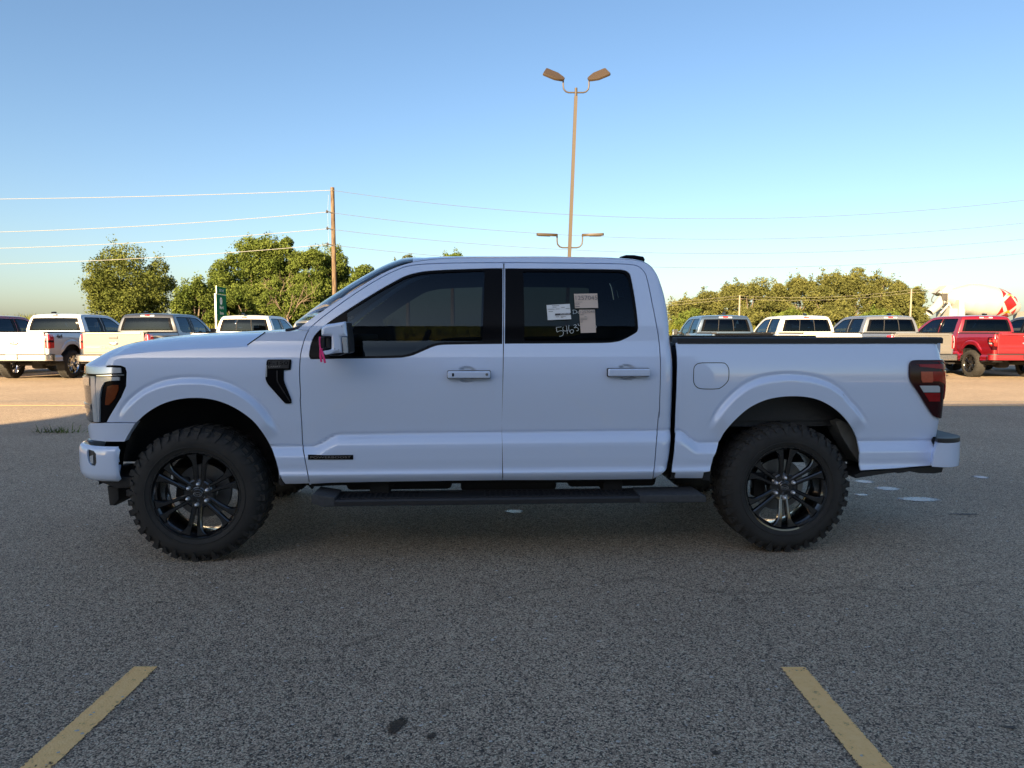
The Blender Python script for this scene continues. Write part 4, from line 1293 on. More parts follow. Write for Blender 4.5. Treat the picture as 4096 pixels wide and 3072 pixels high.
# fender vent
ve = dom('B', catmull([(190, 330), (215, 280), (260, 268)], 3) + [(860, 265), (875, 300), (850, 548), (665, 562), (662, 830)] + [(690, 920), (872, 1370)] + catmull([(876, 1450), (850, 1476), (720, 1476), (680, 1450)], 3) + catmull([(230, 950), (178, 850), (160, 760), (165, 600), (190, 330)], 3)[:-1])
vent, vent_r = patch('fender_vent', ve, SB, 'gloss_black', fender, far=fender_r, off=.007, depth=.012, ds=.02, dz=.02)
patch('vent_fin', dom('B', [(466, 566), (496, 575), (500, 830), (520, 900), (700, 1180), (860, 1440), (845, 1450), (680, 1200), (490, 900), (470, 830)]), SB, 'black_plastic', vent, off=.011, depth=.006)
patch('badge_plate', dom('B', [(240, 300), (825, 290), (800, 505), (232, 520)]), SB, 'black_plastic', vent, off=.011, depth=.005)
patch('vent_edge', dom('B', [(175, 420), (205, 420), (200, 740), (162, 745)]), SB, 'lamp_clear', vent, off=.0085, depth=.003)
def place_text(name, body, c, p0, p1, h, mat, parent, off, surf=SB, ext=.002, bold=0):
    """lettering laid on a body surface between two photo points on its middle line"""
    a, b_ = surf(*solve(px(c, [p0, p1]), surf).T)
    sz = solve(px(c, [((p0[0] + p1[0]) / 2, (p0[1] + p1[1]) / 2)]), surf)
    n = surf_normal(surf, sz[:, 0], sz[:, 1])[0]
    cen = (a + b_) / 2 + n * off
    xa = (b_ - a); L = np.linalg.norm(xa); xa /= L
    ya = np.cross(n, xa)
    me = text_mesh(body, 1.0, 0, bold)
    co = np.array([v.co[:] for v in me.vertices])
    w = co[:, 0].max() - co[:, 0].min(); hh = co[:, 1].max() - co[:, 1].min()
    mx = (co[:, 0].max() + co[:, 0].min()) / 2; my = (co[:, 1].max() + co[:, 1].min()) / 2
    for v in me.vertices:
        q = cen + xa * ((v.co.x - mx) / w * L) + ya * ((v.co.y - my) / hh * h) + n * 0.001
        v.co = Vector(q)
    return link(name, me, mat, parent)
place_text('lettering', 'F-150', 'B', (260, 380), (790, 370), .022, 'gloss_black', vent, .0125)
place_text('lettering', 'LARIAT', 'B', (250, 470), (590, 462), .009, 'steel', vent, .0125)
pb = dom('C5', [(183, 487), (582, 485), (582, 526), (184, 527)])
badge = patch('door_badge', pb, SB, 'gloss_black', front_door, off=.005, depth=.006)
place_text('lettering', 'POWERBOOST', 'C5', (205, 506), (562, 504), .013, 'grey_ink', front_door, .0065)
mirror_note = None

# side step
def sbox(name, c, poly, y0, y1, mat, par, bev=.008):
    q = on_plane(px(c, poly), y0)
    m = MB(); m.prism([(a[0], a[2]) for a in q], 'y', y0, y1, bev=bev)
    return m.build(name, mat, par)
q0 = on_plane(px('C5', [(395, 886), (395, 942)]), -.06); q1 = on_plane(px('C6', [(1240, 852), (1240, 910)]), -.06)
zt = (q0[0, 2] + q1[0, 2]) / 2; zb_ = (q0[1, 2] + q1[1, 2]) / 2
xa, xb = q0[0, 0], q1[0, 0]
m = MB()
m.prism([(-.06, zb_), (-.06, zt - .012), (-.052, zt - .002), (-.04, zt), (.16, zt + .004), (.17, zt - .01), (.15, zb_ + .004)], 'x', xa - .02, xb + .02)
step = m.build('running_board', 'black_plastic', TR)
m = MB()
for k in range(54):
    xx = xa + .05 + (xb - xa - .1) * k / 53
    if abs(k - 20) < 6: continue
    m.box(xx - .006, xx + .006, -.03, .12, zt, zt + .007, bev=.002, seg=1)
m.box(xa + .05, xb - .05, -.036, -.030, zt, zt + .005); m.box(xa + .05, xb - .05, .125, .131, zt + .003, zt + .008)
m.build('tread_strip', 'black_plastic', step)
el = on_plane(px('C5', [(208, 850), (230, 830), (420, 860), (420, 942), (330, 952), (300, 946), (210, 915)]), -.06)
m = MB(); m.prism([(a[0], a[2]) for a in el], 'y', -.066, .16, bev=.012); m.build('end_cap', 'dusty_plastic', step)
el = on_plane(px('C6', [(1232, 840), (1780, 832), (1826, 855), (1828, 900), (1815, 908), (1235, 913)]), -.06)
m = MB(); m.prism([(a[0], a[2]) for a in el], 'y', -.066, .17, bev=.012); m.build('end_cap', 'dusty_plastic', step)
for xx in (-.75, .75):
    m = MB(); m.box(xx - .06, xx + .06, .10, .5, zt - .01, zt + .07); m.build('step_bracket', 'dark_void', step)
mr_ = mirrored(step)
# ------------------------------------------------------------------ wheels
RW = 0.418
def tyre_mesh():
    m = MB()
    half = [(.258, .045), (.262, .022), (.272, .014), (.290, .006), (.318, .000), (.345, .000), (.368, .006), (.386, .018), (.401, .034), (.4105, .055), (.4115, .10), (.4115, .145)]
    prof = half + [(r, .29 - y) for r, y in half[::-1][1:]]
    m.lathe(prof, n=96)
    # rim of the sidewall lettering ring
    m.lathe([(.300, .0035), (.302, -.0015), (.306, -.0015), (.308, .0012)], n=64)
    N = 40
    def lug(a0, a1, r0, r1, y0, y1, skew=0.0, taper=0.8):
        ca = (a0 + a1) / 2
        pts = []
        for (a, r, y) in ((a0, r0, y0), (a1, r0, y0), (a1 + skew, r0, y1), (a0 + skew, r0, y1)):
            pts.append((r * math.cos(a), y, r * math.sin(a)))
        for (a, r, y) in ((a0, r1, y0), (a1, r1, y0), (a1 + skew, r1, y1), (a0 + skew, r1, y1)):
            a = (ca + (skew if y == y1 else 0)) + (a - ca - (skew if y == y1 else 0)) * taper
            pts.append((r * math.cos(a), y, r * math.sin(a)))
        v = [m.bm.verts.new(p) for p in pts]
        for f in ((0, 1, 2, 3), (7, 6, 5, 4), (0, 4, 5, 1), (1, 5, 6, 2), (2, 6, 7, 3), (3, 7, 4, 0)):
            m.bm.faces.new([v[i] for i in f])
    p = 2 * math.pi / N
    for k in range(N):
        a = k * p
        big = k % 2 == 0
        lug(a, a + p * .70, .392, .4185, .018 if big else .030, .092, .02)
        lug(a + p * .3, a + p * .92, .392, .4185, .198, .272 if big else .26, -.02)
        lug(a + p * .15, a + p * .70, .395, .4175, .103, .142, .05)
        lug(a + p * .45, a + p * 1.0, .395, .4175, .150, .190, -.05)
        # claws running down the sidewall
        for yy, sg in ((0.0, 1), (.29, -1)):
            r0, r1 = (.352, .398) if big else (.372, .398)
            w0, w1 = (.16, .52) if big else (.2, .5)
            q = []
            for (rr, ww, dy) in ((r0, w0, 0), (r0, w0, -.006), (r1, w1, .022), (r1, w1, .004)):
                q.append((rr, ww, dy))
            for (rA, wA, dA), (rB, wB, dB) in (((r0, w0, -.004), (r1, w1, .008)),):
                v = []
                for (rr, ww, base, top) in ((r0, w0, .006, -.004), (r1, w1, .03, .010)):
                    for sgn in (-1, 1):
                        for d in (base, top):
                            a2 = a + p * .31 + sgn * p * ww / 2
                            v.append(m.bm.verts.new((rr * math.cos(a2), yy + sg * d, rr * math.sin(a2))))
                for f in ((1, 3, 7, 5), (0, 1, 5, 4), (2, 6, 7, 3), (0, 2, 3, 1), (4, 5, 7, 6)):
                    m.bm.faces.new([v[i] for i in f])
    return m.mesh('tyre', angle=30)

def rim_mesh():
    m = MB()
    m.lathe([(.258, .25), (.245, .20), (.238, .10), (.246, .045), (.258, .030), (.266, .012), (.276, .010), (.279, .016), (.276, .024), (.264, .03)], n=72)
    # spokes in six pairs
    for k in range(6):
        th = R(90 + 60 * k)
        for sg in (-1, 1):
            #  (radius, inner lateral, outer lateral, depth of face)
            st = [(.050, .003, .027, .056), (.085, .0075, .031, .048), (.150, .0115, .036, .035), (.200, .0150, .045, .027), (.228, .018, .062, .024), (.256, .020, .086, .022)]
            rings = []
            for r, l0, l1, d in st:
                q = []
                b = .006 if r > .06 else .004
                for lat, dd in ((l0, d + .03), (l0, d + b), (l0 + b, d), (l1 - b, d), (l1, d + b), (l1, d + .03)):
                    x, z = r * math.cos(th) - sg * lat * math.sin(th), r * math.sin(th) + sg * lat * math.cos(th)
                    k_ = r / math.hypot(r, lat) if r > .24 else 1
                    q.append(m.bm.verts.new((x * k_, dd, z * k_)))
                rings.append(q)
            for a, b2 in zip(rings[:-1], rings[1:]):
                for i in range(5):
                    m.bm.faces.new((a[i], a[i + 1], b2[i + 1], b2[i]))
    m.lathe([(.0, .052), (.040, .052), (.046, .056), (.060, .056), (.084, .052), (.092, .058), (.092, .12)], n=48)
    return m.mesh('rim', angle=25)
tyre_me, rim_me = tyre_mesh(), rim_mesh()
m = MB(); m.lathe([(0, .045), (.030, .045), (.034, .048), (.034, .056)], n=32); cap_me = m.mesh('hub_cap')
m = MB(); m.lathe([(0, .024), (.005, .0255), (.009, .030), (.0118, .038), (.0125, .055)], n=14); nut_me = m.mesh('lug_nut')
m = MB(); m.lathe([(.085, .15), (.17, .15), (.172, .155), (.172, .17), (.085, .17)], n=48); disc_me = m.mesh('brake_disc')
m = MB(); m.box(-.17, -.09, .135, .2, -.08, .08, bev=.012); cal_me = m.mesh('brake_caliper')
lme = text_mesh('Ford', .024, 0, .0006)
ov = bmesh.new()
tmpm = MB(); tmpm.lathe([(.0205, .0), (.0225, -.0012), (.0245, .0)], n=28)
tmpm.xform(Matrix.Diagonal((1.12, 1, .55, 1)))
ring_me = tmpm.mesh('hub_emblem')
bmj = bmesh.new(); bmj.from_mesh(lme); bmesh.ops.transform(bmj, matrix=Matrix.Rotation(R(90), 4, 'X') @ Matrix.Diagonal((.78, .78, 1, 1)), verts=bmj.verts[:])
tmp2 = bpy.data.meshes.new('t2'); bmj.to_mesh(tmp2); bmj.free()
bmj = bmesh.new(); bmj.from_mesh(tmp2); bmj.from_mesh(ring_me)
emb_me = bpy.data.meshes.new('hub_emblem'); bmj.to_mesh(emb_me); bmj.free()

def wheel(x, far, roll, parent):
    # the tyre is the wheel's own mesh; everything else of the wheel hangs under it
    w = link('wheel', tyre_me, 'rubber', parent)
    w.location = (x, W2 if far else 0.0, RW)
    w.rotation_euler = (0, roll, math.pi if far else 0)
    link('rim', rim_me, 'rim_black', w)
    link('hub_cap', cap_me, 'rim_black', w)
    link('brake_disc', disc_me, 'steel', w)
    link('brake_caliper', cal_me, 'underbody', w)
    for k in range(6):
        o = link('lug_nut', nut_me, 'nut_metal', w)
        a = R(90 + 60 * k)
        o.location = (.066 * math.cos(a), 0, .066 * math.sin(a))
    e = link('hub_emblem', emb_me, 'steel', w)
    e.location = (0, .0435, 0)
    return w
WX = ((-1.862, R(6)), (1.862, R(0)))
for x, roll in WX:
    wheel(x, False, roll, TR); wheel(x, True, roll + .4, TR)

# ------------------------------------------------------------------ papers, writing and ribbon on the hero truck
def window_paper(name, c, quad, mat, label, off=.0):
    sz = solve(px(c, quad), SB)
    n = surf_normal(SB, sz[:, 0], sz[:, 1])
    P = SB(sz[:, 0], sz[:, 1]) + n * (off + .001)
    m = MB()
    lo = [tuple(p) for p in P]; hi = [tuple(p + q * .0008) for p, q in zip(P, n)]
    vlo = [m.bm.verts.new(p) for p in lo]; vhi = [m.bm.verts.new(p) for p in hi]
    m.bm.faces.new(vhi)
    for i in range(4): m.bm.faces.new((vlo[i], vlo[(i + 1) % 4], vhi[(i + 1) % 4], vhi[i]))
    o = m.build(name, mat)
    o.matrix_world = TR_M
    tag(o, label, 'paper')
    return o
TR_M = Matrix.Translation(Vector(TRUCK_O)) @ Matrix.Rotation(TRUCK_YAW, 4, 'Z')
wp1 = window_paper('window_paper', 'ST', [(300, 965), (265, 520), (952, 485), (995, 935)], 'paper_white', 'white form with a black number bar taped to the rear door window')
wp2 = window_paper('window_paper', 'ST', [(1105, 612), (1073, 190), (1760, 178), (1790, 605)], 'paper_tan', 'wide tan slip with a big number high on the rear door window')
wp3 = window_paper('window_paper', 'ST', [(1275, 1342), (1225, 660), (1690, 655), (1725, 1330)], 'paper_tan', 'tall narrow tan slip hanging under the wide tan slip on the rear door window')
def ptext(body, p0, p1, h, mat, par, off=.0035, bold=0):
    o = place_text('lettering', body, 'ST', p0, p1, h, mat, None, off)
    o.parent = par
    return o
for par in (): pass
K = .00021   # metres per ST-crop pixel
ptext('1257045', (1120, 315), (1760, 305), .030, 'grey_ink', wp2)
ptext('DLR', (1112, 495), (1240, 492), .0085, 'ink', wp2)
ptext('1257045', (1265, 725), (1680, 718), .018, 'grey_ink', wp3)
ptext('DLR', (1255, 805), (1360, 803), .008, 'ink', wp3)
def pbar(x0, x1, y0, y1, mat, par, off=.0032, skew=-.05):
    pts = [(x0, y1), (x0, y0), (x1, y0 + (x1 - x0) * skew), (x1, y1 + (x1 - x0) * skew)]
    sz = solve(px('ST', pts), SB); n = surf_normal(SB, sz[:, 0], sz[:, 1])
    P = SB(sz[:, 0], sz[:, 1]) + n * off
    m = MB(); m.quad(*[tuple(p) for p in P])
    return m.build('print_line', mat, par, recalc=False)
pbar(516, 980, 775, 832, 'ink', wp1)
ptext('SFA44168', (670, 792), (945, 780), .0085, 'paper_white', wp1, .005)
for x0, x1, y in ((420, 640, 535), (440, 560, 578), (300, 500, 640), (530, 650, 632), (320, 455, 710), (830, 950, 620), (535, 640, 862), (680, 830, 852), (690, 760, 882), (700, 800, 585)):
    pbar(x0, x1, y, y + 13, 'grey_ink', wp1, skew=-.02)
for x0, x1, y in ((1260, 1470, 905), (1265, 1460, 945), (1265, 1340, 985), (1265, 1325, 1022), (1380, 1445, 860)):
    pbar(x0, x1, y, y + 12, 'grey_ink', wp3, skew=-.02)
pbar(1115, 1320, 430, 440, 'grey_ink', wp2, skew=0); pbar(1115, 1240, 555, 580, 'grey_ink', wp2, skew=0)
# hand lettering in chalk paint on the glass
def chalk(strokes, name='window_writing'):
    m = MB()
    for st in strokes:
        sz = solve(px('ST', catmull(st, 4)), SB)
        n = surf_normal(SB, sz[:, 0], sz[:, 1])
        P = SB(sz[:, 0], sz[:, 1]) - n * .009
        m.tube([tuple(p) for p in P], .0014, n=5)
    return m.build(name, 'chalk', rear_door)
chalk([[(560, 1160), (565, 1220), (585, 1300), (640, 1275), (720, 1262), (770, 1310), (755, 1390), (700, 1425), (650, 1430)], [(555, 1165), (640, 1160), (715, 1150)],
       [(770, 1150), (750, 1200), (770, 1260), (830, 1275), (910, 1255)], [(862, 1120), (868, 1200), (880, 1290), (888, 1355)],
       [(935, 1100), (925, 1180), (945, 1270), (1000, 1340), (1060, 1310), (1060, 1245), (1000, 1235), (960, 1300)],
       [(1065, 1110), (1110, 1085), (1150, 1110), (1120, 1150), (1090, 1180), (1160, 1170), (1215, 1210), (1200, 1260), (1150, 1268)], [(1200, 1055), (1215, 1100), (1245, 1120)],
       [(1725, 1110), (1745, 1150), (1725, 1190)], [(1060, 660), (1060, 760)], [(1035, 655), (1110, 650), (1165, 690), (1150, 740), (1050, 765)], [(1225, 700), (1195, 720), (1225, 760)]])
# pink tape tied to the mirror arm
def ribbon():
    m = MB()
    def strip(pts, w, y0, dy):
        q = on_plane(px('MR', pts), y0)
        prev = None
        for i, p in enumerate(q):
            t = q[min(i + 1, len(q) - 1)] - q[max(i - 1, 0)]
            t /= np.linalg.norm(t)
            nx = np.array([t[2], 0, -t[0]]) * w / 2
            yy = np.array([0, dy * math.sin(i * 1.7), 0])
            ring = [m.bm.verts.new(tuple(p + yy + s_ * nx + d * np.array([0, .0012, 0]))) for s_, d in ((-1, -1), (1, -1), (1, 1), (-1, 1))]
            if prev:
                for k in range(4): m.bm.faces.new((prev[k], prev[(k + 1) % 4], ring[(k + 1) % 4], ring[k]))
            else: m.bm.faces.new(ring)
            prev = ring
        m.bm.faces.new(prev[::-1])
    y0 = MY0 + .012
    strip([(225, 655), (215, 760), (220, 880), (232, 980), (245, 1050)], .0075, y0 + .022, 0)
    strip([(240, 1040), (235, 1140), (240, 1240), (258, 1330), (270, 1420)], .012, y0 + .01, .003)
    strip([(250, 1040), (290, 1130), (325, 1240), (360, 1350), (380, 1450)], .012, y0, .004)
    strip([(235, 1060), (222, 1150), (226, 1230), (240, 1300)], .008, y0 + .016, .003)
    m.box(*(lambda q: (q[0, 0] - .008, q[0, 0] + .008, y0 + .004, y0 + .026, q[0, 2] - .007, q[0, 2] + .007))(on_plane(px('MR', [(243, 1045)]), y0)), bev=.004)
    o = m.build('ribbon', 'pink_ribbon', angle=60)
    o.matrix_world = TR_M
    tag(o, 'bright pink plastic tape tied round the side mirror arm of the near white truck', 'ribbon')
ribbon()
# ------------------------------------------------------------------ parked trucks beyond: copies of the same kind of truck
SKIP = {'window_writing', 'fuel_door_seam', 'hood_seam', 'handle_button', 'key_lock', 'lug_nut', 'hub_emblem', 'lettering', 'vent_fin', 'badge_plate', 'vent_edge',
        'tread_strip', 'door_badge', 'brake_caliper', 'step_bracket', 'mud_guard', 'arch_panel', 'arch_lip', 'end_cap', 'door_frame', 'fog_light_bezel', 'fog_lamp', 'bumper_gap', 'hub_cap'}
# upright tail lamp of the heavier trucks
S_T0 = 2.70
ul_o = np.array([[S_T0, .93], [S_T0 + .012, .915], [S_RE - .02, .915], [S_RE - .02, 1.30], [S_T0 + .012, 1.30], [S_T0, 1.285]])
ul_me = [patch_mesh('taillight', ul_o, SB, off=.016, depth=.03, ds=.02, dz=.03, mirror=q) for q in (False, True)]
ul_c = np.array([[S_T0 + .02, 1.075], [S_RE - .02, 1.075], [S_RE - .02, 1.14], [S_T0 + .02, 1.14]])
ulc_me = [patch_mesh('reverse_lens', ul_c, SB, off=.020, depth=.008, ds=.02, dz=.02, mirror=q) for q in (False, True)]
ul_s = np.array([[S_RE - .11, .93], [S_RE - .075, .93], [S_RE - .075, 1.28], [S_RE - .11, 1.28]])
uls_me = [patch_mesh('lamp_strip', ul_s, SB, off=.0215, depth=.006, ds=.02, dz=.03, mirror=q) for q in (False, True)]
CUR = {}
def base(n): return n.split('.')[0]
def set_mat(o, mat):
    if len(o.material_slots) == 0: return
    o.material_slots[0].link = 'OBJECT'
    o.material_slots[0].material = M[mat]
def copy_truck(x_c, y_win, col, label, heavy=False, bumper=None, scale=1.0, group='pickup trucks parked in a row beyond the shade', rot=0.0, gate=None, rim=None, single=False):
    r = TR.copy(); COL.objects.link(r)
    r.location = (x_c - 1.0 * scale, y_win + 1.02 * scale, 0)
    r.rotation_euler = (0, 0, -math.pi / 2 + rot)
    r.scale = (scale, scale, scale)
    r['label'] = label; r['group'] = group
    def rec(src, dst):
        for ch in src.children:
            n = base(ch.name)
            if n in SKIP: continue
            if heavy and n == 'taillight': continue
            if single and n == 'window_divider': continue
            c = ch.copy(); COL.objects.link(c); c.parent = dst
            mt = ch.material_slots[0].material.name if ch.material_slots else ''
            if mt.startswith('white_paint'):
                if n in ('rear_bumper', 'front_bumper') and bumper: set_mat(c, bumper)
                elif n in ('tailgate', 'tailgate_spoiler', 'tailgate_panel') and gate: set_mat(c, gate)
                else: set_mat(c, col)
            if n == 'rim' and rim: set_mat(c, rim)
            rec(ch, c)
    rec(TR, r)
    if heavy:
        for i in (0, 1):
            t = link('taillight', ul_me[i], 'bright_red_lens', r)
            link('reverse_lens', ulc_me[i], 'dark_red_lens', t)
            link('lamp_strip', uls_me[i], 'lamp_clear', t)
    return r
t1 = copy_truck(-17.3, 22.6, 'maroon_paint', 'dark red pickup truck cut off by the left edge of the photo')
t2 = copy_truck(-14.35, 22.4, 'bright_white_paint', 'white pickup truck with black 4x4 lettering beside its right tail lamp', heavy=True, bumper='bumper_chrome', rim='chrome', scale=1.02, single=True)
t3 = copy_truck(-11.20, 21.9, 'charcoal_paint', 'dark grey pickup truck with a silver tailgate and chrome bumper', heavy=True, bumper='bumper_chrome', gate='silver_paint', scale=1.02, single=True)
t4 = copy_truck(-8.52, 22.7, 'cream_white_paint', 'white pickup truck seen over the hood of the near truck, by the green exit sign', heavy=True)
t5 = copy_truck(-9.3, 33.0, 'silver_paint', 'silver pickup parked far back, only its roof corner showing past the windshield pillar', group='pickup trucks parked in a row beyond the shade')
t6 = copy_truck(6.80, 22.7, 'navy_paint', 'dark blue pickup truck with black tailgate, just right of the near truck cab', gate='gloss_black')
t7 = copy_truck(9.50, 23.0, 'cream_white_paint', 'cream white pickup truck behind the bed of the near truck')
t8 = copy_truck(12.22, 23.0, 'grey_paint', 'grey pickup truck with silver tailgate, left of the bright red truck', gate='silver_paint', heavy=True, bumper='bumper_chrome')
t9 = copy_truck(15.30, 23.0, 'red_paint', 'bright red pickup truck parked in front of the concrete mixer', rim='rim_black', single=True)
t10 = copy_truck(18.35, 23.3, 'charcoal_paint', 'black pickup truck cut off by the right edge of the photo, beside the red one')
# 4x4 lettering on the bed side of the white truck
tm = text_mesh('4x4', .17, .002, .004)
o = link('lettering', tm, 'ink', t2)
o.matrix_local = Matrix.Translation((2.42, W2 + .004 + .052 - .09, 1.245)) @ Matrix.Rotation(math.pi, 4, 'Z') @ Matrix.Rotation(math.pi / 2, 4, 'X')
for t_, y_ in ((t3, .93),):
    o = link('lettering', text_mesh('SUPER DUTY', .13, .004, .002), 'silver_paint', t_)
    sx = XR + .006
    o.matrix_local = Matrix.Translation((sx, 1.0, y_)) @ Matrix.Rotation(math.pi / 2, 4, 'Z') @ Matrix.Rotation(math.pi / 2, 4, 'X')
# ------------------------------------------------------------------ ground
def sheet(name, pts, z, mat, kind='structure'):
    me = bpy.data.meshes.new(name)
    me.from_pydata([(x, y, z) for x, y in pts], [], [tuple(range(len(pts)))])
    o = link(name, me, mat)
    if kind: o['kind'] = kind
    return o
sheet('ground', [(-3000, -1500), (3000, -1500), (3000, 4000), (-3000, 4000)], -.012, 'field_ground')
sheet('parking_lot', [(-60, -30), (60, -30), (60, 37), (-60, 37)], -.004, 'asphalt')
def gnd(pts, z=0.0):
    p = np.array(pts, float); d = ray(p)
    t = (z - CAM_H) / d[:, 2]
    return [(a[0] * k, a[1] * k) for a, k in zip(d, t)]
def stripe(name, x0, x1, y0, y1, label, mat='line_paint', rot=0.0, z=.0):
    o = sheet(name, [(x0, y0), (x1, y0), (x1, y1), (x0, y1)], z, mat, 'structure')
    return o
stripe('stall_line', -1.616, -1.512, -2.0, 2.93, '')
stripe('stall_line', 1.146, 1.252, -2.0, 2.925, '')
# lines far out in the sun, left and right
for yy, w, mt in ((13.35, .10, 'line_paint'), (14.2, .10, 'faded_line')):
    sheet('lane_line', [(-40, yy + .3), (40, yy + .0), (40, yy + w), (-40, yy + .3 + w)], .0, mt)
def blob(name, c, rx, ry, rot, z, mat, seed, n=40):
    r_ = np.random.default_rng(seed)
    a = np.linspace(0, 2 * math.pi, n, endpoint=False)
    rr = 1 + .12 * np.sin(3 * a + r_.uniform(0, 6)) + .08 * np.sin(7 * a + r_.uniform(0, 6)) + .05 * r_.normal(size=n)
    x = rr * rx * np.cos(a); y = rr * ry * np.sin(a)
    return sheet(name, [(c[0] + x[i] * math.cos(rot) - y[i] * math.sin(rot), c[1] + x[i] * math.sin(rot) + y[i] * math.cos(rot)) for i in range(n)], z, mat)
U = 4096 / 2212
for i, (u, v, rx, ry) in enumerate(((1988, 1078, .20, .10), (1918, 1055, .13, .10), (1865, 1040, .10, .09), (1860, 1068, .07, .05), (2118, 1030, .08, .09), (1112, 1104, .08, .07))):
    c = gnd([(u * U, v * U)])[0]
    blob('wet_patch', c, rx, ry, -.15, -.0005, 'wet', i)
for i, (u, v, rx, ry, rot) in enumerate(((858, 1566, .028, .085, -.5), (932, 1588, .018, .03, -.5), (2085, 1110, .16, .03, -.1), (2180, 1570, .05, .01, -.3), (1545, 1625, .015, .02, 0), (960, 1378, .008, .012, 0), (345, 1300, .03, .01, .3))):
    c = gnd([(u * U, v * U)])[0]
    blob('oil_stain', c, rx, ry, rot, -.0008, 'oil', 40 + i)
# loose grit lying on the asphalt
m = MB(); gr = np.random.default_rng(8)
for k in range(520):
    d_ = 2.1 + 6 * gr.random() ** 1.8; x_ = gr.uniform(-.8, .8) * d_
    r0 = gr.uniform(.0022, .0055) * (1 + .12 * d_)
    a0_ = gr.uniform(0, 6.28); st = gr.uniform(1, 1.7)
    ring = [m.bm.verts.new((x_ + r0 * st * math.cos(a0_ + t) * gr.uniform(.7, 1.2), d_ + r0 * math.sin(a0_ + t) * gr.uniform(.7, 1.2), .0005)) for t in (0, 1.3, 2.6, 3.8, 5.1)]
    tp = m.bm.verts.new((x_, d_, r0 * .8)); tp2 = m.bm.verts.new((x_ + r0 * .4, d_ + r0 * .2, r0 * .7))
    for i in range(5): m.bm.faces.new((ring[i], ring[(i + 1) % 5], tp if i < 3 else tp2))
    m.bm.faces.new((tp, ring[3], tp2)) if False else None
o = m.build('loose_grit', 'grit', smooth=False); o['kind'] = 'stuff'
# weed in a crack at the left
c = gnd([(122 * U, 934 * U)])[0]
m = MB()
for k in range(90):
    a, l = random.uniform(0, 6.28), random.uniform(.05, .16)
    bx, by = c[0] + random.gauss(0, .16), c[1] + random.gauss(0, .05)
    w = .007
    t = (bx + math.cos(a) * l * .7, by + math.sin(a) * l * .7, l * random.uniform(.3, .8))
    m.quad((bx - w * math.sin(a), by + w * math.cos(a), 0), (bx + w * math.sin(a), by - w * math.cos(a), 0), (t[0] + .002, t[1], t[2]), (t[0] - .002, t[1], t[2]))
tag(m.build('weed', 'leaf_a', recalc=False), 'small green weed growing from a crack in the asphalt ahead of the near truck', 'plant')
# dealership building behind the camera: shades the near lot and mirrors in the glass
bl = empty('dealership_building', (0, -14.0, 0), .055)
tag(bl, 'long low metal sided building standing behind the camera', 'building')
BH = 10.6
m = MB(); m.box(-20.0, 8.5, -26, 0, 0, BH); m.build('wall', 'siding', bl)
m = MB()
m.box(-20.2, 8.7, -26.2, .22, BH + .003, BH + .35); m.build('roof_edge', 'siding_dark', bl)
ribs = MB()
for k in range(-24, 11):
    ribs.box(k * .8 - .03, k * .8 + .03, .002, .04, .4, BH - .05)
ribs.build('siding_rib', 'siding', bl)
for k in range(-2, 1):
    m = MB(); m.box(k * 7 - 1.9, k * 7 + 1.9, .045, .10, .0 if k % 2 else .9, 2.9, bev=.01)
    f = m.build('window', 'siding_dark', bl)
    m = MB(); m.box(k * 7 - 1.75, k * 7 + 1.75, .10, .11, .15 if k % 2 else 1.05, 2.75); m.build('pane', 'building_glass', f)

# ------------------------------------------------------------------ light pole
def W_at(u, v, d):
    """point at forward distance d (m) seen at reduced photo coordinates"""
    r = ray([(u * U, v * U)])[0]
    return np.array([0, 0, CAM_H]) + r * (d / r[1])
DP = 26.0
pb_ = W_at(1228, 600, DP); pt_ = W_at(1244, 208, DP)
base_x = pb_[0] - (pt_[0] - pb_[0]) / (pt_[2] - pb_[2]) * pb_[2]
lp = empty('light_pole', (base_x, DP, 0))
tag(lp, 'tall tan parking lot light pole with two pairs of flat lamp heads', 'light pole')
tilt = (pt_[0] - base_x)
m = MB(); m.tube([(0, 0, 0), (tilt, 0, pt_[2])], [.092, .082], n=4, cap=True)
m.build('pole', 'pole_tan', lp, angle=20)
m = MB(); m.lathe([(.28, 0), (.28, .55), (.24, .6), (0, .6)], n=24, axis='z'); m.build('pole_base', 'faded_line', lp)
def lamp_pair(zc, xs, heads, lowered):
    m = MB()
    x0 = tilt * zc / pt_[2]
    for sg in (-1, 1):
        m.tube([(x0 + sg * .02, 0, zc), (x0 + sg * .26, 0, zc), (x0 + sg * .36, 0, zc + .03), (x0 + sg * .44, 0, zc + .12), (x0 + sg * .46, 0, zc + .24), (x0 + sg * .46, 0, zc + .42)], .027, n=10)
    m.tube([(x0, 0, zc - .12), (x0, 0, zc + .16)], .05, n=10)
    m.build('lamp_arm', 'pole_tan', lp)
    for sg in (-1, 1):
        hm = MB()
        hm.prism([(.0, -.06), (.07, -.13), (.26, -.25), (.62, -.25), (.66, -.21), (.66, .21), (.62, .25), (.26, .25), (.07, .13), (.0, .06)], 'z', .0, .085, bev=.02)
        h = hm.build('lamp_head', 'pole_tan', lp)
        pm = MB(); pm.box(.24, .60, -.20, .20, -.006, .004)
        pn = pm.build('lamp_panel', 'led_panel', h)
        pm = MB(); pm.box(.24, .60, -.012, .012, -.012, -.004); pm.box(.40, .42, -.2, .2, -.012, -.004); pm.build('panel_rib', 'black_plastic', h)
        h.matrix_local = Matrix.Translation((x0 + sg * .44, 0, zc + .40)) @ Matrix.Scale(1.16, 4) @ Matrix.Rotation(0 if sg > 0 else math.pi, 4, 'Z') @ Matrix.Rotation(R(-22 if not lowered else -2), 4, 'Y') @ Matrix.Rotation(R(40 * sg if not lowered else 7 * sg), 4, 'X')
zt1 = W_at(1240, 200, DP)[2]; zt2 = W_at(1236, 535, DP)[2]
lamp_pair(zt1, None, None, False)
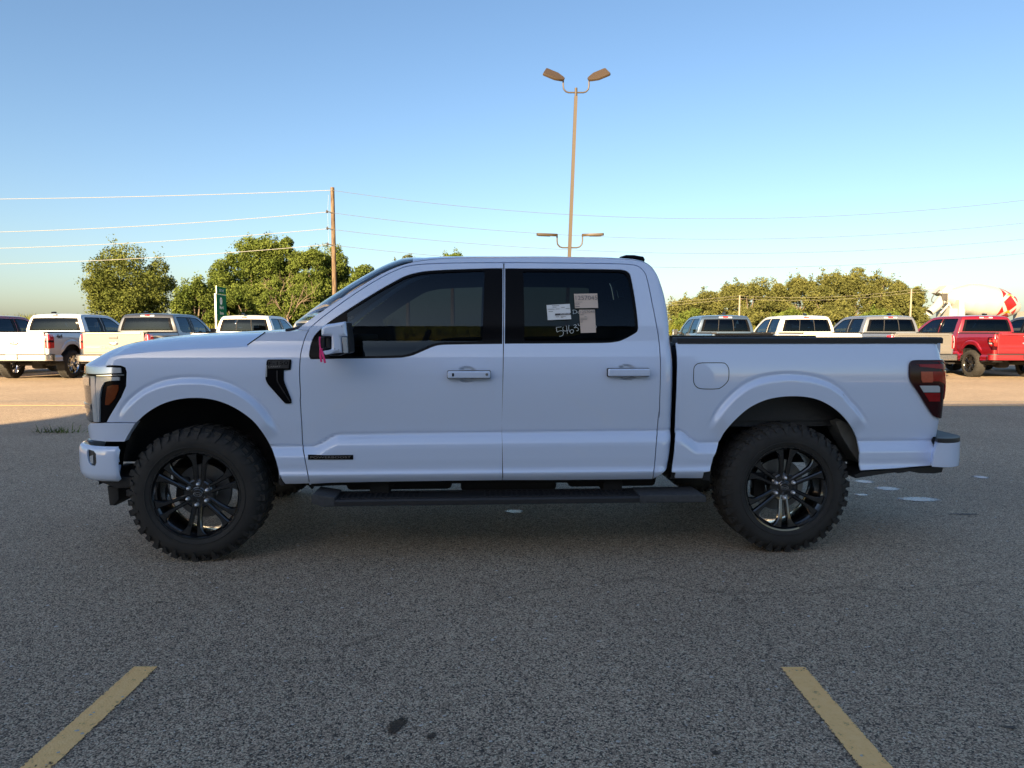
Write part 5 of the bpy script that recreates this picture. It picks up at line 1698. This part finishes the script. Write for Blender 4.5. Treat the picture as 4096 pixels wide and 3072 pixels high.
lamp_pair(zt2, None, None, True)

# ------------------------------------------------------------------ utility poles and wires
D1 = 48.0
a = W_at(718, 405, D1); b_ = W_at(723, 643, D1)
bx = b_[0] - (a[0] - b_[0]) / (a[2] - b_[2]) * b_[2]
up = empty('utility_pole', (bx, D1, 0))
tag(up, 'tall brown wooden utility pole rising behind the windshield of the near truck', 'utility pole')
m = MB(); m.tube([(0, 0, 0)] + [((a[0] - bx) * t, 0, a[2] * t) for t in (.25, .5, .75, 1)], [.165, .158, .15, .14, .13], n=14)
m.build('pole', 'pole_wood', up)
hts = [W_at(719, v, D1)[2] for v in (412, 459, 495, 529)]
for z in hts[1:]:
    xx = (a[0] - bx) * z / a[2]
    m = MB(); m.tube([(xx - .02, -.14, z - .05), (xx - .34, -.16, z + .05)], [.045, .03], n=8); m.lathe([(.03, -.12), (.075, -.08), (.05, -.04), (.075, 0), (.05, .04), (.03, .1)], n=12, axis='z', org=(xx - .36, -.16, z + .05))
    m.build('insulator', 'mixer_dark', up)
m = MB(); m.tube([(-.25, -.16, hts[0] - .3), (-.33, -.16, hts[1]), (-.30, -.16, hts[3] - .2), (-.12, -.15, hts[3] - .9)], .008, n=5)
m.build('ground_wire', 'wire_metal', up)
def wire(pts, rad, mat, label, grp):
    m = MB(); m.tube(pts, rad, n=6)
    o = m.build('overhead_wire', mat)
    tag(o, label, 'wire', grp)
ordn = ['topmost', 'second highest', 'third', 'lowest']
for i, (z, vl) in enumerate(zip(hts, (431, 502, 537, 571))):
    p0 = np.array([bx + (a[0] - bx) * z / a[2] - (.0 if i == 0 else .36), D1 - .16, z])
    pl = W_at(0, vl, D1)
    f = (p0[0] - pl[0]) / 62.0
    sag = (z - pl[2]) / (4 * f * (1 - f))
    wire([(p0[0] - 62 * t, D1 - .16, z - 4 * sag * t * (1 - t)) for t in np.linspace(0, 1, 40)], .019, 'wire_metal', ordn[i] + ' of the four white wires running left from the wooden pole', 'overhead wires left of the wooden pole')
    vm = (470, 514, 545, 576)[i]; vr = (433, 482, 517, 548)[i]
    pm_, pr = W_at(1350, vm, D1), W_at(2212, vr, D1)
    xs = [p0[0], pm_[0], pr[0]]; zs = [z, pm_[2], pr[2]]
    co = np.polyfit(xs, zs, 2)
    wire([(x, D1 - .16, np.polyval(co, x)) for x in np.linspace(p0[0], pr[0] + 12, 60)], .013, 'wire_dark', ordn[i] + ' of the four thin grey wires running right from the wooden pole', 'overhead wires right of the wooden pole')
D2 = 84.0
for i, (u, v, lab) in enumerate(((1598, 638, 'pale thin pole in front of the tree line, above the dark blue truck'), (1969, 624, 'pale thin pole at the right end of the tree line, by the mixer'))):
    p = W_at(u, v, D2)
    o = empty('utility_pole', (p[0], D2, 0)); tag(o, lab, 'utility pole')
    m = MB(); m.tube([(0, 0, 0), (0, 0, p[2])], [.13, .09], n=10); m.build('pole', 'pale_pole', o)
    m = MB(); m.box(-.35, .35, -.04, .04, p[2] - .45, p[2] - .38); m.build('cross_arm', 'bark', o)
for i, (va, vb, vc) in enumerate(((655, 639, 626), (661, 645, 632))):
    p = [W_at(1430, va, D2), W_at(1598, vb, D2), W_at(1969, vc, D2), W_at(2080, vc - 3, D2)]
    pts = []
    for q0, q1, sg in ((p[0], p[1], .0), (p[1], p[2], .5), (p[2], p[3], 0)):
        for t in np.linspace(0, 1, 12)[:-1]: pts.append(tuple(q0 + (q1 - q0) * t - np.array([0, 0, 4 * sg * t * (1 - t)])))
    wire(pts, .012, 'pale_pole', ('upper' if i == 0 else 'lower') + ' of two pale wires strung across the right tree line', 'wires across the tree line')

# ------------------------------------------------------------------ road sign
DS = 36.0
s0 = W_at(466, 630, DS); s1 = W_at(489, 690, DS)
sg = empty('road_sign', (s0[0] + .0, DS, 0), R(95))
tag(sg, 'green highway exit sign on white posts seen at a slant behind the parked trucks', 'road sign')
zt_, zb_ = W_at(474, 634, DS)[2], W_at(474, 692, DS)[2]
wS = (489 - 466) / 1530 * DS / .33
m = MB(); m.box(0, wS, -.01, .01, zb_, zt_, bev=.004); m.build('sign_panel', 'sign_green', sg)
zt2_ = W_at(474, 618, DS)[2]
m = MB(); m.box(.12, wS, -.01, .01, zt_ + .03, zt2_, bev=.004); m.build('sign_tab', 'sign_green', sg)
m = MB()
for xx in (.06, wS - .06):
    m.tube([(xx, .05, 0), (xx, .05, zt_)], .045, n=8)
m.build('sign_post', 'sign_white', sg)
m = MB(); m.box(-.03, .002, -.016, .016, zb_ - .05, zt_ + .01); m.box(.09, .122, -.016, .016, zt_ + .02, zt2_ + .03); m.build('sign_edge', 'sign_white', sg)
Hs = zt_ - zb_
def sign_text(t, x, z, h, wmax, mat='sign_white', y=-.013):
    me = text_mesh(t, 1.0, 0, .01)
    co = np.array([v.co[:] for v in me.vertices])
    w = np.ptp(co[:, 0]); hh = np.ptp(co[:, 1]); c0 = (co.max(0) + co.min(0)) / 2
    k = h / hh; kx = min(k, wmax / w)
    for v in me.vertices: v.co = Vector((x + (v.co.x - c0[0]) * kx, y, z + (v.co.y - c0[1]) * k))
    link('lettering', me, mat, sg)
sign_text('EXIT 145', .06 + wS / 2, (zt_ + zt2_) / 2 + .01, Hs * .10, wS * .8)
m = MB(); m.lathe([(0, 0), (Hs * .145, 0)], n=28, org=(wS * .46, -.013, zb_ + Hs * .74)); m.build('route_marker', 'sign_white', sg)
sign_text('17', wS * .46, zb_ + Hs * .74, Hs * .13, wS * .3, 'ink', -.016)
sign_text('Madrid', wS * .5, zb_ + Hs * .50, Hs * .12, wS * .8)
sign_text('Boone', wS * .5, zb_ + Hs * .29, Hs * .12, wS * .75)
sign_text('1/2 MILE', wS * .5, zb_ + Hs * .10, Hs * .09, wS * .8)
m = MB(); m.box(.02, wS - .02, -.013, -.012, zt_ - .03, zt_ - .01); m.build('sign_border', 'sign_white', sg)

# ------------------------------------------------------------------ concrete mixer
DM = 50.0
c = W_at(2108, 650, DM)
sc_ = DM / 1530
mx_ = empty('concrete_mixer', (c[0], DM, 0))
tag(mx_, 'white concrete mixer truck with red diamonds on its drum, behind the red pickup', 'mixer truck')
zc = c[2]
AX = R(-9)
rotm = Matrix.Translation((0, 0, zc)) @ Matrix.Rotation(-AX, 4, 'Y')
DPROF = [(-2.35, .30), (-2.2, .50), (-1.7, .62), (-1.2, .85), (-.7, 1.08), (0, 1.18), (.9, 1.16), (1.6, 1.05), (2.2, .86), (2.7, .6), (3.0, .35), (3.05, .0)]
xs_ = np.linspace(-2.35, 3.05, 60)
rs_ = np.interp(xs_, [p[0] for p in DPROF], [p[1] for p in DPROF])
m = MB(); m.lathe(list(zip(rs_, xs_)), n=56, axis='x'); m.xform(rotm)
dr = m.build('drum', 'mixer_white', mx_)
def drum_quad(pts, mat, name):
    m = MB()
    vs_ = []
    n = 10
    a_, b2, c_, d_ = [np.array(p) for p in pts]
    grid = [[(a_ * (1 - i / n) + b2 * i / n) * (1 - j / n) + (d_ * (1 - i / n) + c_ * i / n) * j / n for i in range(n + 1)] for j in range(n + 1)]
    V = [[m.bm.verts.new((q[0], -math.cos(q[1]) * (np.interp(q[0], xs_, rs_) + .012), math.sin(q[1]) * (np.interp(q[0], xs_, rs_) + .012))) for q in row] for row in grid]
    for j in range(n):
        for i in range(n): m.bm.faces.new((V[j][i], V[j][i + 1], V[j + 1][i + 1], V[j + 1][i]))
    m.xform(rotm)
    m.build(name, mat, dr, recalc=False)
for k in range(5):
    p = R(4 + (k - 2) * 72)
    hd = R(34)
    drum_quad([(1.20, p), (1.77, p - hd), (2.34, p), (1.77, p + hd)], 'mixer_red', 'diamond')
    q = p + R(36)
    drum_quad([(1.40, q - R(9)), (1.77, q - R(1.5)), (2.14, q - R(9)), (1.77, q + R(9))], 'mixer_yellow', 'yellow_mark')
    for xx, s2 in ((1.12, 1), (2.42, -1)):
        drum_quad([(xx, q - R(22)), (xx + s2 * .34, q), (xx + s2 * .02, q + R(22)), (xx - s2 * .001, q)], 'mixer_red', 'diamond_half')
m = MB()
m.prism([(-2.9, .55), (-2.35, 1.05), (-1.9, 1.0), (-2.0, .6), (-2.5, .35)], 'y', -.5, .5, bev=.06)
m.xform(Matrix.Translation((0, 0, zc)))
m.build('hopper', 'mixer_white', mx_)
m = MB(); m.tube([(-2.45, -.1, zc + .1), (-3.0, -.35, zc - .45), (-3.55, -.55, zc - .85)], [.34, .30, .26], n=18, cap=False)
m.build('chute', 'mixer_white', mx_)
m = MB(); m.tube([(-2.2, -.6, zc - .2), (-2.9, -.75, zc - .9)], .07); m.tube([(-1.9, -.7, zc - .95), (-2.3, -.6, zc - .1)], .06)
m.box(-2.3, -1.2, -.8, .8, zc - 1.25, zc - .55, bev=.05); m.box(-1.75, -1.35, -.95, .95, zc - 1.2, zc + .05, bev=.05)
m.build('drum_pedestal', 'mixer_white', mx_)
m = MB(); m.tube(catmull([(-2.75, -.3, zc + .75), (-3.2, -.35, zc + .35), (-3.3, -.35, zc - .05), (-2.9, -.35, zc - .2)], 6), .03, n=6)
m.build('water_hose', 'mixer_dark', mx_)
m = MB(); m.tube([(-2.7, -.45, zc + .7), (-2.55, -.5, zc - .4)], .05); m.tube([(-2.6, -.3, zc + .6), (-2.5, -.35, zc - .5)], .06); m.box(-2.65, -2.3, -.55, -.3, zc + .0, zc + .5, bev=.04)
m.build('hopper_frame', 'mixer_dark', mx_)
m = MB(); m.box(-2.4, 5.8, -.5, .5, .75, 1.1); m.box(-2.5, 2.5, -1.15, 1.15, 1.1, 1.35)
m.build('chassis', 'mixer_dark', mx_)
m = MB(); m.prism([(3.4, .8), (6.0, .8), (6.0, 1.6), (5.1, 1.85), (4.8, 2.75), (3.4, 2.8)], 'y', -1.1, 1.1, bev=.08); m.build('cab', 'mixer_white', mx_)
for xx in (-1.9, -.6, .7, 5.0):
    m = MB()
    for yy in (-1.2, .9):
        m.lathe([(.2, 0), (.45, 0), (.52, .05), (.52, .25), (.45, .3), (.2, .3)], n=28, org=(xx, yy, .52))
    m.build('wheel', 'rubber', mx_)

# ------------------------------------------------------------------ vegetation
def leaves_mesh(name, C_, size, mat_n=None, up=.35, seed=0):
    """C_: (n,3) leaf centres -> one mesh of small bent leaf quads"""
    r_ = np.random.default_rng(seed)
    n = len(C_)
    d = r_.normal(size=(n, 3)); d[:, 2] += up; d /= np.linalg.norm(d, axis=1)[:, None]
    t = r_.normal(size=(n, 3)); t -= d * np.sum(t * d, 1)[:, None]; t /= np.linalg.norm(t, axis=1)[:, None]
    b = np.cross(d, t)
    s = size * r_.uniform(.55, 1.35, (n, 1))
    p0 = C_ - t * s * .5; p1 = C_ + b * s * .28 + d * s * .06; p2 = C_ + t * s * .55; p3 = C_ - b * s * .28 + d * s * .06
    V = np.stack([p0, p1, p2, p3], 1).reshape(-1, 3)
    F = np.arange(n * 4).reshape(-1, 4)
    me = bpy.data.meshes.new(name)
    me.vertices.add(len(V)); me.vertices.foreach_set('co', V.ravel())
    me.loops.add(n * 4); me.loops.foreach_set('vertex_index', F.ravel())
    me.polygons.add(n); me.polygons.foreach_set('loop_start', np.arange(0, n * 4, 4)); me.polygons.foreach_set('loop_total', np.full(n, 4))
    me.update(calc_edges=True)
    return me
def tree(name, label, u, v_top, wu, d, mat, seed, n_cl=46, per=210, leaf=.42,  v_bot=None, trunk=True, skirt=.16, group=None, shape=1.0, cl_r=None, lean=0.0):
    per = int(per * 2.7); leaf = leaf * .58
    r_ = np.random.default_rng(seed)
    top = W_at(u, v_top, d)
    wid = wu / 1530 * d
    H = top[2]
    z0 = H * skirt
    o = empty(name, (top[0], d, 0)); tag(o, label, 'tree', group)
    cz = (z0 + H) / 2; rz = (H - z0) / 2; rx = wid / 2
    cr = cl_r or (.20 * min(rx, rz) + .35)
    cl = []
    while len(cl) < n_cl:
        p = r_.uniform(-1, 1, 3)
        q = np.linalg.norm(p)
        if q > 1 or q < .35: continue
        # squarer crown than an ellipsoid, fuller at the top
        w = 1 - .25 * max(0, -p[2]) ** 2
        cl.append(np.array([p[0] * (rx - cr * .5) * w * shape, p[1] * (rx - cr * .5) * .8 * w, cz + p[2] * (rz - cr * .6)]))
    cl = np.array(cl)
    pts = []
    for c_ in cl:
        k = int(per * r_.uniform(.6, 1.4))
        g = r_.normal(size=(k, 3)); g /= np.linalg.norm(g, axis=1)[:, None]
        rad = cr * r_.uniform(.65, 1.35) * r_.uniform(.35, 1.0, (k, 1)) ** .6
        pts.append(c_ + g * rad * np.array([1.1, 1.1, .8]))
        # ragged sprays reaching out of the clump
        k2 = k // 6
        dr_ = r_.normal(size=3); dr_[2] = abs(dr_[2]); dr_ /= np.linalg.norm(dr_)
        tt = r_.uniform(.6, 1.7, (k2, 1))
        pts.append(c_ + dr_ * cr * tt + r_.normal(size=(k2, 3)) * cr * .22)
    me = leaves_mesh('crown', np.vstack(pts), leaf, seed=seed)
    link('crown', me, mat, o)
    m = MB()
    tr_r = .018 * H + .05
    fork = np.array([lean * .3, 0, z0 + .18 * (H - z0)])
    m.tube([(0, 0, 0), tuple(fork * .6), tuple(fork)], [tr_r * 1.3, tr_r, tr_r * .8], n=8)
    for c_ in cl[r_.permutation(len(cl))[:14]]:
        mid = fork + (c_ - fork) * .5 + r_.normal(size=3) * .25
        m.tube([tuple(fork), tuple(mid), tuple(c_)], [tr_r * .55, tr_r * .35, tr_r * .12], n=5)
    m.build('trunk', 'bark', o)
    return o
G_L = 'trees of the left grove'
tree('broadleaf_tree', 'round lone tree at the far left, above the dark grey truck', 277, 530, 182, 70, 'leaf_b', 1, 62, 230, .36, skirt=.10)
tree('broadleaf_tree', 'low bushy tree between the lone round tree and the tall grove', 420, 600, 88, 65, 'leaf_a', 2, 34, 220, .36, skirt=.02, group=G_L)
tree('broadleaf_tree', 'tall tree at the left end of the grove, behind the green sign', 492, 545, 115, 76, 'leaf_a', 3, 42, 240, .38, skirt=.02, group=G_L)
tree('broadleaf_tree', 'tallest tree of the grove, right of the green sign', 556, 506, 130, 77, 'leaf_a', 4, 56, 240, .38, skirt=.02, group=G_L)
tree('broadleaf_tree', 'tall tree of the grove with bare dead branches in front', 625, 508, 110, 78, 'leaf_a', 5, 50, 240, .38, skirt=.02, group=G_L)
tree('broadleaf_tree', 'tree of the grove just left of the wooden pole', 672, 524, 95, 76, 'leaf_a', 6, 46, 230, .38, skirt=.02, group=G_L)
tree('broadleaf_tree', 'tree of the grove standing right behind the wooden pole', 726, 528, 100, 79, 'leaf_a', 7, 46, 230, .38, skirt=.02, group=G_L)
tree('broadleaf_tree', 'shorter tree at the right end of the grove, against the windshield pillar', 782, 560, 76, 77, 'leaf_a', 8, 36, 220, .38, skirt=.02, group=G_L)
for i, (u, v, w) in enumerate(((455, 612, 70), (530, 600, 90), (600, 606, 80), (665, 610, 90), (745, 620, 80))):
    tree('shrub_tree', ['low leafy shrub at the left foot of the grove', 'low leafy shrub right beside the green sign', 'low leafy shrub under the tallest trees of the grove', 'low leafy shrub beside the dead branches', 'low leafy shrub right of the wooden pole'][i], u, v, w, 71 + (i % 2), 'leaf_a', 30 + i, 26, 230, .36, skirt=.0, group='shrubs at the foot of the grove')
tree('broadleaf_tree', 'far treetop showing above the hood end of the cab roof, left one of two', 880, 541, 62, 112, 'leaf_c', 9, 26, 130, .5, skirt=.55)
tree('broadleaf_tree', 'far treetop peeping over the front of the cab roof, right one of two', 977, 535, 82, 114, 'leaf_a', 10, 26, 130, .5, skirt=.58)
# bare dead branches in the grove
p = W_at(640, 690, 73.0)
o = empty('dead_branches', (p[0], 70.3, 0)); tag(o, 'bare grey brown dead branches standing out of the green grove', 'dead tree')
m = MB(); r_ = np.random.default_rng(3)
def grow(p, d, l, r, dep):
    e = p + d * l
    mid = (p + e) / 2 + r_.normal(size=3) * l * .07
    m.tube([tuple(p), tuple(mid), tuple(e)], [r, r * .8, r * .6], n=5)
    if dep == 0: return
    for _ in range(3 if dep > 1 else 4):
        d2 = d + r_.normal(size=3) * .5 + np.array([0, -.1, .12]); d2 /= np.linalg.norm(d2)
        grow(p + d * l * r_.uniform(.45, 1), d2, l * r_.uniform(.5, .8), r * .55, dep - 1)
grow(np.array([0, 0, 0.]), np.array([-.05, -.05, 1.]), 3.2, .10, 3)
grow(np.array([-.5, .5, 3.]), np.array([-.2, -.2, 1.]), 2.6, .07, 3)
m.build('branch', 'dead_wood', o)
G_R = 'trees of the right tree line'
RT = [(1478, 640, 80, 'at the left end of the right tree line, touching the cab'), (1528, 622, 85, 'above the dark blue truck, left of the pale pole'), (1580, 604, 85, 'behind the left pale pole'), (1634, 602, 80, 'just right of the left pale pole'),
      (1682, 606, 70, 'in a dip left of the tallest trees'), (1728, 582, 85, 'at the left side of the tallest group'), (1790, 574, 90, 'tallest of the right tree line'), (1850, 576, 84, 'above the grey truck'), (1897, 588, 74, 'sloping down right of the tallest group'), (1940, 606, 70, 'left of the right pale pole'), (1978, 618, 44, 'last at the right end beside the mixer')]
for i, (u, v, w, lab) in enumerate(RT):
    tree('windbreak_tree', 'yellow green tree ' + lab, u, v, w, 112 + (i % 3) * 2, 'leaf_c', 60 + i, 40, 150, .50, skirt=.06, group=G_R, cl_r=1.05)
for i, (u, v, w) in enumerate(((1500, 668, 90), (1600, 664, 110), (1700, 660, 110), (1800, 660, 110), (1900, 662, 100))):
    tree('shrub_tree', 'low shrub in the right tree line, number from the left: ' + ['leftmost', 'second', 'third, below the dip', 'fourth, below the tallest tree', 'rightmost'][i], u, v, w, 108, 'leaf_c' if i % 2 else 'leaf_a', 90 + i, 24, 200, .5, skirt=0, group='shrubs along the right tree line')
# crops and tall grass between the lot and the trees
def crop(name, mat, x0, x1, y0, y1, n, h, w, seed, hvar=.25):
    r_ = np.random.default_rng(seed)
    X = r_.uniform(x0, x1, n); Y = r_.uniform(y0, y1, n)
    a = r_.uniform(0, 6.28, n); H_ = h * r_.uniform(1 - hvar, 1 + hvar, n) * (1 + .12 * np.sin(X * .35) * np.sin(Y * .2))
    dx, dy = np.cos(a), np.sin(a)
    lx = r_.normal(size=n) * .22 * H_; ly = r_.normal(size=n) * .22 * H_
    V = np.empty((n, 5, 3))
    V[:, 0] = np.stack([X - dx * w, Y - dy * w, 0 * X], 1); V[:, 1] = np.stack([X + dx * w, Y + dy * w, 0 * X], 1)
    V[:, 2] = np.stack([X + lx * .4 + dx * w, Y + ly * .4 + dy * w, H_ * .65], 1); V[:, 3] = np.stack([X + lx, Y + ly, H_], 1)
    V[:, 4] = np.stack([X + lx * .4 - dx * w, Y + ly * .4 - dy * w, H_ * .65], 1)
    me = bpy.data.meshes.new(name)
    me.vertices.add(n * 5); me.vertices.foreach_set('co', V.ravel())
    me.loops.add(n * 5); me.loops.foreach_set('vertex_index', np.arange(n * 5))
    me.polygons.add(n); me.polygons.foreach_set('loop_start', np.arange(0, n * 5, 5)); me.polygons.foreach_set('loop_total', np.full(n, 5))
    me.update(calc_edges=True)
    o = link(name, me, mat); o['kind'] = 'stuff'
    return o
crop('corn_field', 'corn', -75, 75, 52, 66, 60000, 1.55, .035, 1)
crop('corn_field', 'corn', -130, -20, 90, 130, 30000, 3.0, .06, 2)
crop('tall_grass', 'dry_grass', -60, 60, 38.5, 50, 30000, .95, .03, 3, .5)
